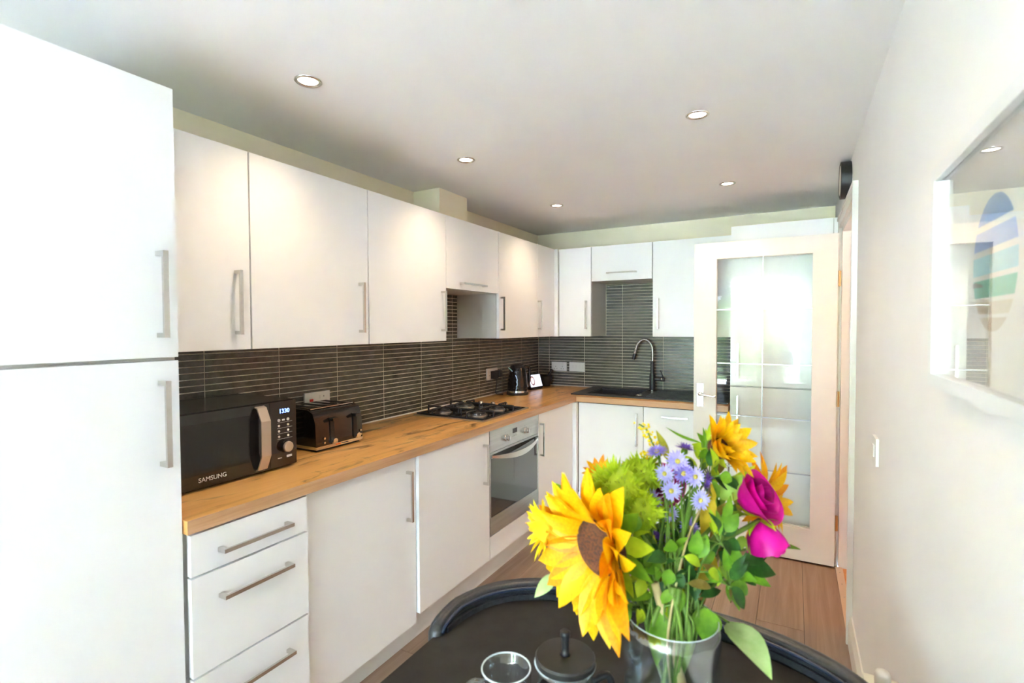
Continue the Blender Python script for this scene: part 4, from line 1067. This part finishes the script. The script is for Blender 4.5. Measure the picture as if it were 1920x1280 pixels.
sunflower('small orange bloom above the largest sunflower', at(1126, 893, .89), (-CR * .3 + TOC * .5 + CU * .75), .042, .012, [(12, 1.0, 48), (9, .8, 66)], [ORG, YEL], 5, 14, .42, disc=GOLD, sepals=6)

def rose(label, c, axis, R, k, seed, mats, openness=.5, stem=True):
    c, axis = Vector(c), Vector(axis).normalized(); r_ = random.Random(seed); e = root('rose', c, label, 'flower', 'flowers in the vase')
    u_, w_, n_ = basis(axis); N, Mv = 10, 7; tot = 9
    for j in range(tot):
        lay = j / (tot - 1); a0 = j * 2.25 + r_.uniform(-.2, .2); span = 1.15 + .55 * (1 - lay) * .4 + .2; rr = R * (.30 + .70 * lay); hh = R * (1.75 - .35 * lay)
        bm = B(); rows = []
        for i in range(Mv + 1):
            t = i / Mv; z = -R * .85 + hh * t; prof = math.sin(min(1, t * 1.25) * math.pi / 2) ** .7
            flare = openness * lay * max(0, t - .62) * 1.5; rad = rr * prof * (1 - .22 * max(0, t - .55)) + R * flare; row = []
            for q in range(N + 1):
                s_ = q / N * 2 - 1; edge = 1 - .30 * abs(s_) ** 3 * t; a = a0 + s_ * span * (1 - .12 * t)
                zz = z * (1 if z < 0 else edge) + R * .03 * math.sin(5 * s_ + j)
                row.append(bm.verts.new(c + (u_ * math.cos(a) + w_ * math.sin(a)) * rad + n_ * zz))
            rows.append(row)
        for A, C in zip(rows, rows[1:]):
            for q in range(N): bm.faces.new((A[q], A[q + 1], C[q + 1], C[q]))
        obj('petal', bm, mats[0] if lay > .45 else mats[1], e, smooth=True)
    for j in range(5):
        a = 2 * math.pi * j / 5; dv = u_ * math.cos(a) + w_ * math.sin(a)
        obj('sepal', blade(c - n_ * R * .86, c - n_ * R * .35 + dv * R * 1.05, R * .42, dv, .1, .2), G5, e, smooth=True)
    if stem: obj('stem', tube(B(), stem_path(c - n_ * R * .86, k), .0038, 8), STEM, e, smooth=True)
    return e
rose('open magenta rose in front of the right sunflower', at(1412, 932, .865), (CR * .50 + CU * .45 + TOC * .52), .034, 6, 2, (MAG, MAGD), 1.1)
rose('drooping magenta rose bud at the right edge of the bouquet', at(1437, 1008, .845), (CR * .25 - CU * .90 + TOC * .25), .034, 7, 3, (MAG, MAG), .35)
rose('magenta rose hidden behind the lilac asters', at(1240, 908, .885), (-CR * .3 + CU * .35 + TOC * .8), .037, 8, 4, (MAG, MAGD), .4)

def aster(label, c, n, R, k, mat, mat2=None, seed=0):
    c, n = Vector(c), Vector(n).normalized(); r_ = random.Random(seed + 77); e = root('aster', c, label, 'flower', 'lilac asters'); u_, w_, n_ = basis(n)
    bm = B()
    for li, cnt in ((0, 20), (1, 16), (2, 12)):
        for j in range(cnt):
            a = 2 * math.pi * (j + li * .5) / cnt + r_.uniform(-.08, .08); dv = u_ * math.cos(a) + w_ * math.sin(a); L = R * (1 - .2 * li) * r_.uniform(.88, 1.06)
            sub = blade(c + dv * R * .12 + n_ * .0006 * li, c + dv * L + n_ * (R * (.10 + .22 * li)), R * .19, n_, .05, .1, .6, 4, .6)
            me_ = bpy.data.meshes.new('tmp'); sub.to_mesh(me_); sub.free(); bm.from_mesh(me_); bpy.data.meshes.remove(me_)
    o = obj('petals', bm, mat, e, smooth=True); o['kind'] = 'stuff'
    obj('disc', lathe(B(), [(R * .24, 0), (R * .2, R * .16), (0, R * .22)], c + n_ * R * .05, n_, 14), pr('aster_eye', (.62, .50, .10), .8), e, smooth=True)
    obj('calyx', lathe(B(), [(.0012, -R * .6), (R * .30, -R * .3), (R * .25, 0)], c, n_, 12), G1, e, smooth=True)
    obj('stem', tube(B(), stem_path(c - n_ * R * .6, k), .0016, 6), STEM, e, smooth=True)
AST = [
 (1232, 848, .86, 17, (-.3, .9, .2), LIL, 'lilac aster at the upper left, next to the goldenrod'),
 (1284, 842, .88, 17, (.2, .95, .0), LIL3, 'violet aster seen edge-on at the top of the aster cluster'),
 (1270, 865, .85, 19, (-.1, .35, .9), LIL2, 'pale lilac aster just below the topmost violet one'),
 (1280, 886, .845, 18, (.1, -.1, 1), LIL, 'lilac aster in the middle of the upper cluster'),
 (1247, 888, .845, 17, (-.5, .3, .8), LIL2, 'pale lilac aster above the half hidden magenta rose'),
 (1258, 919, .835, 18, (-.1, 0, 1), LIL2, 'pale round aster in front of the half hidden magenta rose'),
 (1302, 893, .845, 18, (.2, .1, .95), LIL2, 'pale lilac aster at the right of the upper cluster'),
 (1322, 902, .86, 19, (.8, -.1, .5), LIL3, 'violet aster at the far right of the upper cluster'),
 (1312, 937, .835, 17, (.1, .1, 1), LIL2, 'whitish lilac aster beside the withered yellow leaf'),
 (1224, 937, .84, 17, (-.6, .1, .8), LIL, 'lilac aster at the left edge of the cluster'),
 (1232, 955, .85, 14, (-.5, -.4, .7), LIL2, 'pale aster tucked under the left edge aster'),
 (1256, 963, .84, 15, (0, -.2, 1), LIL2, 'pale lilac aster at the centre of the bouquet'),
 (1291, 988, .83, 17, (.05, .15, 1), LIL, 'lowest open lilac aster, facing the table edge'),
 (1243, 1010, .86, 14, (-.3, -.1, .8), LIL3, 'violet aster low in the shaded centre'),
 (1228, 1006, .87, 11, (-.6, .4, .5), LIL3, 'small violet aster beside the low violet one'),
 (1316, 1016, .85, 10, (.2, .3, .8), LIL3, 'small blue violet aster bud above the lower yellow leaf')]
for i, (uu, vv, dd, rp, nv, mt, lab) in enumerate(AST):
    aster(lab, at(uu, vv, dd), CR * nv[0] + CU * nv[1] + TOC * nv[2], 1.28 * rp / FPX * dd, 10 + i, mt, seed=i)

# fluffy green dianthus heads
def green_head(label, c, R, k, seed):
    c = Vector(c); r_ = random.Random(seed); e = root('green_dianthus', c, label, 'flower', 'fluffy green flower heads'); bm = B()
    for j in range(230):
        z = r_.uniform(-.35, 1); a = r_.uniform(0, 6.283); s_ = math.sqrt(max(0, 1 - z * z)); d = CU * z * .9 + (CR * math.cos(a) + TOC * math.sin(a)) * s_; d.normalize()
        L = R * r_.uniform(.80, 1.12); sub = blade(c + d * R * .45, c + d * L + Vector((r_.uniform(-1, 1), r_.uniform(-1, 1), r_.uniform(-1, 1))) * R * .12, R * r_.uniform(.10, .17), basis(d)[0], .05, .2, .6, 4)
        me_ = bpy.data.meshes.new('tmp'); sub.to_mesh(me_); sub.free(); bm.from_mesh(me_); bpy.data.meshes.remove(me_)
    o = obj('spikes', bm, G5, e, smooth=True); o['kind'] = 'stuff'
    b2 = B(); bmesh.ops.create_icosphere(b2, subdivisions=3, radius=R * .72); bmesh.ops.translate(b2, verts=b2.verts[:], vec=c); obj('core', b2, G5, e, smooth=True)
    obj('stem', tube(B(), stem_path(c - CU * R * .6, k), .003, 6), STEM, e, smooth=True)
green_head('fluffy lime green flower head above the largest sunflower', at(1158, 915, .835), .050, 31, 1)
green_head('fluffy green flower head between the largest sunflower and the asters', at(1196, 960, .825), .044, 32, 2)
green_head('fluffy green flower head left of the goldenrod', at(1205, 893, .875), .042, 33, 3)

def goldenrod(label, pts, k, seed, side=.008):
    pts = [Vector(p) for p in pts]; r_ = random.Random(seed); e = root('goldenrod', pts[0], label, 'flower', 'goldenrod sprigs')
    sp = spline(pts, 8); obj('stem', tube(B(), stem_path(pts[-1], k)[:-1] + sp[::-1], .0014, 6), STEM, e, smooth=True); bm = B()
    for j in range(46):
        p = sp[int(r_.random() ** .8 * (len(sp) - 1))] + Vector((r_.uniform(-1, 1), r_.uniform(-1, 1), r_.uniform(-1, 1))) * side
        bmesh.ops.create_icosphere(bm, subdivisions=1, radius=r_.uniform(.0018, .0034), matrix=Matrix.Translation(p))
    o = obj('florets', bm, GOLD, e, smooth=True); o['kind'] = 'stuff'
goldenrod('yellow goldenrod tip rising above the asters', [at(1198, 795, .87), at(1212, 805, .87), at(1222, 828, .87), at(1236, 850, .88)], 40, 1)
goldenrod('short goldenrod sprig beside the topmost left aster', [at(1208, 846, .88), at(1214, 858, .88), at(1222, 884, .89)], 41, 2, .006)
goldenrod('small goldenrod sprig over the fluffy green heads', [at(1170, 868, .90), at(1190, 872, .90), at(1206, 888, .90)], 42, 3, .006)

# leaves: each sprig is one thing with its leaves
def sprig(label, specs, k, stem_mat=STEM, sr=.0018, group='leafy sprigs in the bouquet', name='leafy_sprig', through=True):
    """specs: (base px, tip px, base depth, tip depth, width m, material, bend, twist)"""
    first = at(*specs[0][0], specs[0][2]); e = root(name, first, label, 'foliage', group)
    anchor = Vector((0, 0, 0))
    for s_ in specs: anchor += at(*s_[0], s_[2])
    anchor /= len(specs)
    sp = stem_path(anchor, k); obj('stem', tube(B(), sp, sr, 6), stem_mat, e, smooth=True)
    for s_ in specs:
        bp_, tp_ = at(*s_[0], s_[2]), at(*s_[1], s_[3]); obj('leaf', blade(bp_, tp_, s_[4], TOC * .75 + Vector((0, 0, .65)) + CR * s_[7] * .3, s_[6], .16, .75, 8, .85, s_[7]), s_[5], e, smooth=True)
        q = bp_ - anchor
        if q.length > .006: obj('twig', tube(B(), [anchor - Vector((0, 0, .006)), anchor.lerp(bp_, .5) + Vector((0, 0, -.004)), bp_], sr * .7, 5), stem_mat, e, smooth=True)
sprig('large pale green leaf drooping over the right side of the table', [((1366, 1166), (1447, 1274), .82, .72, .050, G6, .10, .15)], 50)
sprig('round dark green leaf against the vase rim', [((1325, 1140), (1318, 1200), .79, .775, .046, G1, .12, .1)], 51)
sprig('narrow green leaf hanging inside the front of the vase', [((1236, 1142), (1231, 1248), .775, .765, .030, G1, .06, .0)], 52)
sprig('pale green leaf poking out left over the chair back', [((1042, 1076), (1002, 1120), .86, .85, .022, G6, .15, .3)], 53)
sprig('broad lime leaf behind the open magenta rose', [((1352, 935), (1398, 890), .885, .88, .038, G2, .1, -.2), ((1356, 930), (1416, 872), .90, .92, .022, G5, .1, .2), ((1340, 910), (1334, 868), .90, .89, .018, G5, .1, .2)], 54)
sprig('dark green leaf spray at the lower right of the bouquet', [((1398, 1060), (1455, 1077), .88, .87, .034, G3, .1, .2), ((1392, 1052), (1440, 1040), .88, .88, .026, G3, .1, -.2), ((1395, 1075), (1446, 1100), .88, .87, .020, G1, .1, .1), ((1385, 1068), (1418, 1098), .88, .87, .026, G3, .1, .1), ((1375, 1080), (1395, 1100), .87, .86, .020, G3, .1, .0)], 55)
sprig('mid green pointed leaves under the drooping rose', [((1352, 1045), (1382, 1108), .86, .84, .034, G2, .12, .2), ((1352, 1060), (1345, 1100), .85, .84, .014, G5, .1, 0), ((1395, 1005), (1378, 1036), .85, .84, .016, G2, .1, .2), ((1398, 1010), (1408, 1040), .85, .84, .013, G2, .1, -.1)], 56)
sprig('withered yellow leaf hanging beside the whitish aster', [((1330, 925), (1314, 1002), .855, .845, .030, G4, .12, .4), ((1332, 905), (1338, 945), .86, .85, .014, G4, .15, .6)], 57, STEMB)
sprig('withered yellow leaf low in the centre of the bouquet', [((1334, 1032), (1296, 1100), .845, .83, .040, G4, .15, .3)], 58, STEMB)
sprig('dried brown leaf curling above the vase rim', [((1312, 1098), (1300, 1150), .84, .83, .024, leafy('leaf_brown', (.30, .16, .03), (.45, .26, .05)), .2, .7)], 59, STEMB)
sprig('long yellowed leaf bending down left of centre', [((1212, 1036), (1250, 1176), .835, .80, .024, G4, .10, .3), ((1228, 1030), (1240, 1110), .85, .83, .014, G4, .12, -.3)], 60, STEMB)
sprig('lime green leaves below the fluffy green heads', [((1190, 990), (1232, 965), .83, .82, .024, G5, .12, .3), ((1192, 1000), (1232, 1018), .83, .82, .026, G5, .1, -.3), ((1205, 1020), (1240, 1038), .84, .83, .020, G2, .1, .2), ((1208, 965), (1206, 1005), .83, .82, .016, G5, .1, .4)], 61)
sprig('green leaves rising left above the largest sunflower', [((1066, 946), (1040, 905), .89, .89, .024, G1, .1, .2), ((1075, 940), (1060, 908), .89, .89, .020, G3, .1, -.2), ((1050, 950), (1036, 930), .89, .90, .016, G5, .1, 0), ((1098, 935), (1110, 890), .875, .88, .016, G2, .25, .2)], 62)
sprig('thin grassy leaves beside the top sunflower', [((1322, 850), (1318, 800), .89, .90, .008, G1, .1, .1), ((1316, 830), (1248, 800), .89, .91, .006, G1, -.10, .2), ((1326, 826), (1332, 792), .89, .90, .008, G5, .1, 0), ((1312, 862), (1300, 835), .89, .90, .012, G5, .1, 0)], 63)
sprig('slender leaf tip sticking out past the drooping rose', [((1440, 1020), (1502, 1030), .87, .90, .010, G1, .06, .1)], 64)
sprig('olive stalk with a pale bract beside the goldenrod', [((1252, 862), (1230, 806), .89, .89, .016, leafy('leaf_olive', (.40, .42, .02), (.55, .52, .04)), .05, .2)], 65)
GB = leafy('leaf_drying', (.20, .13, .02), (.34, .26, .04))
rl = random.Random(21)
FILL = [(1255, 1040, 'shaded green filler leaves below the violet asters'), (1235, 985, 'lime filler leaves left of the lowest open aster'), (1290, 1120, 'green filler leaves at the middle of the vase mouth'), (1240, 1110, 'green filler leaves at the left of the vase mouth'),
        (1300, 1060, 'mid green filler leaves in the shaded centre of the bouquet'), (1270, 1090, 'dark filler leaves just above the vase mouth'), (1350, 1010, 'green filler leaves under the pink roses'),
        (1215, 1070, 'green filler leaves right of the largest sunflower'), (1340, 970, 'green filler leaves between the asters and the roses'), (1270, 1000, 'dark filler leaves behind the lowest asters'),
        (1360, 1090, 'green filler leaves hanging over the right of the vase'), (1200, 1130, 'green filler leaves hanging over the left of the vase'), (1330, 890, 'green filler leaves under the top sunflower'), (1180, 1010, 'green filler leaves behind the largest sunflower')]
for i, (uu, vv, lab) in enumerate(FILL):
    sp_ = []
    for j in range(17):
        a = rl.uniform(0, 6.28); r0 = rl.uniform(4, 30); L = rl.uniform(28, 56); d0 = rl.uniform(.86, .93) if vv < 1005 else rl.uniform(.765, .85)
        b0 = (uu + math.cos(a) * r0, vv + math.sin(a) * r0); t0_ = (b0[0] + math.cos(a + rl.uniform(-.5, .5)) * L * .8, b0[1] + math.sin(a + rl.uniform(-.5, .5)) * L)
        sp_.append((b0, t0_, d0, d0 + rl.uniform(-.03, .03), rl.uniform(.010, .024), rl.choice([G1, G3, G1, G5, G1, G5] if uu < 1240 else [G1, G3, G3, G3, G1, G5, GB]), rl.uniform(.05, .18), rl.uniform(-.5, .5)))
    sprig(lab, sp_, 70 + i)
# tan and green cut stalks standing in the vase
for i, (uu, mt, lab) in enumerate(((1292, STEMB, 'thick tan stalk standing in the vase'), (1262, STEM, 'thick green stalk standing in the vase'), (1216, STEM, 'slanting green stalk at the left inside the vase'))):
    a = i * 1.9; p0 = VC + Vector((math.cos(a) * .040, math.sin(a) * .040, .016)); p1 = VC + Vector((-math.cos(a) * .02 + .0, -.030, VH + .06))
    tagit(obj('cut_stalk', tube(B(), spline([p0, p0.lerp(p1, .5) + Vector((.004, 0, 0)), p1], 5), .0065 - .0012 * i, 10), mt, smooth=True), lab, 'stalk', 'stalks in the vase')
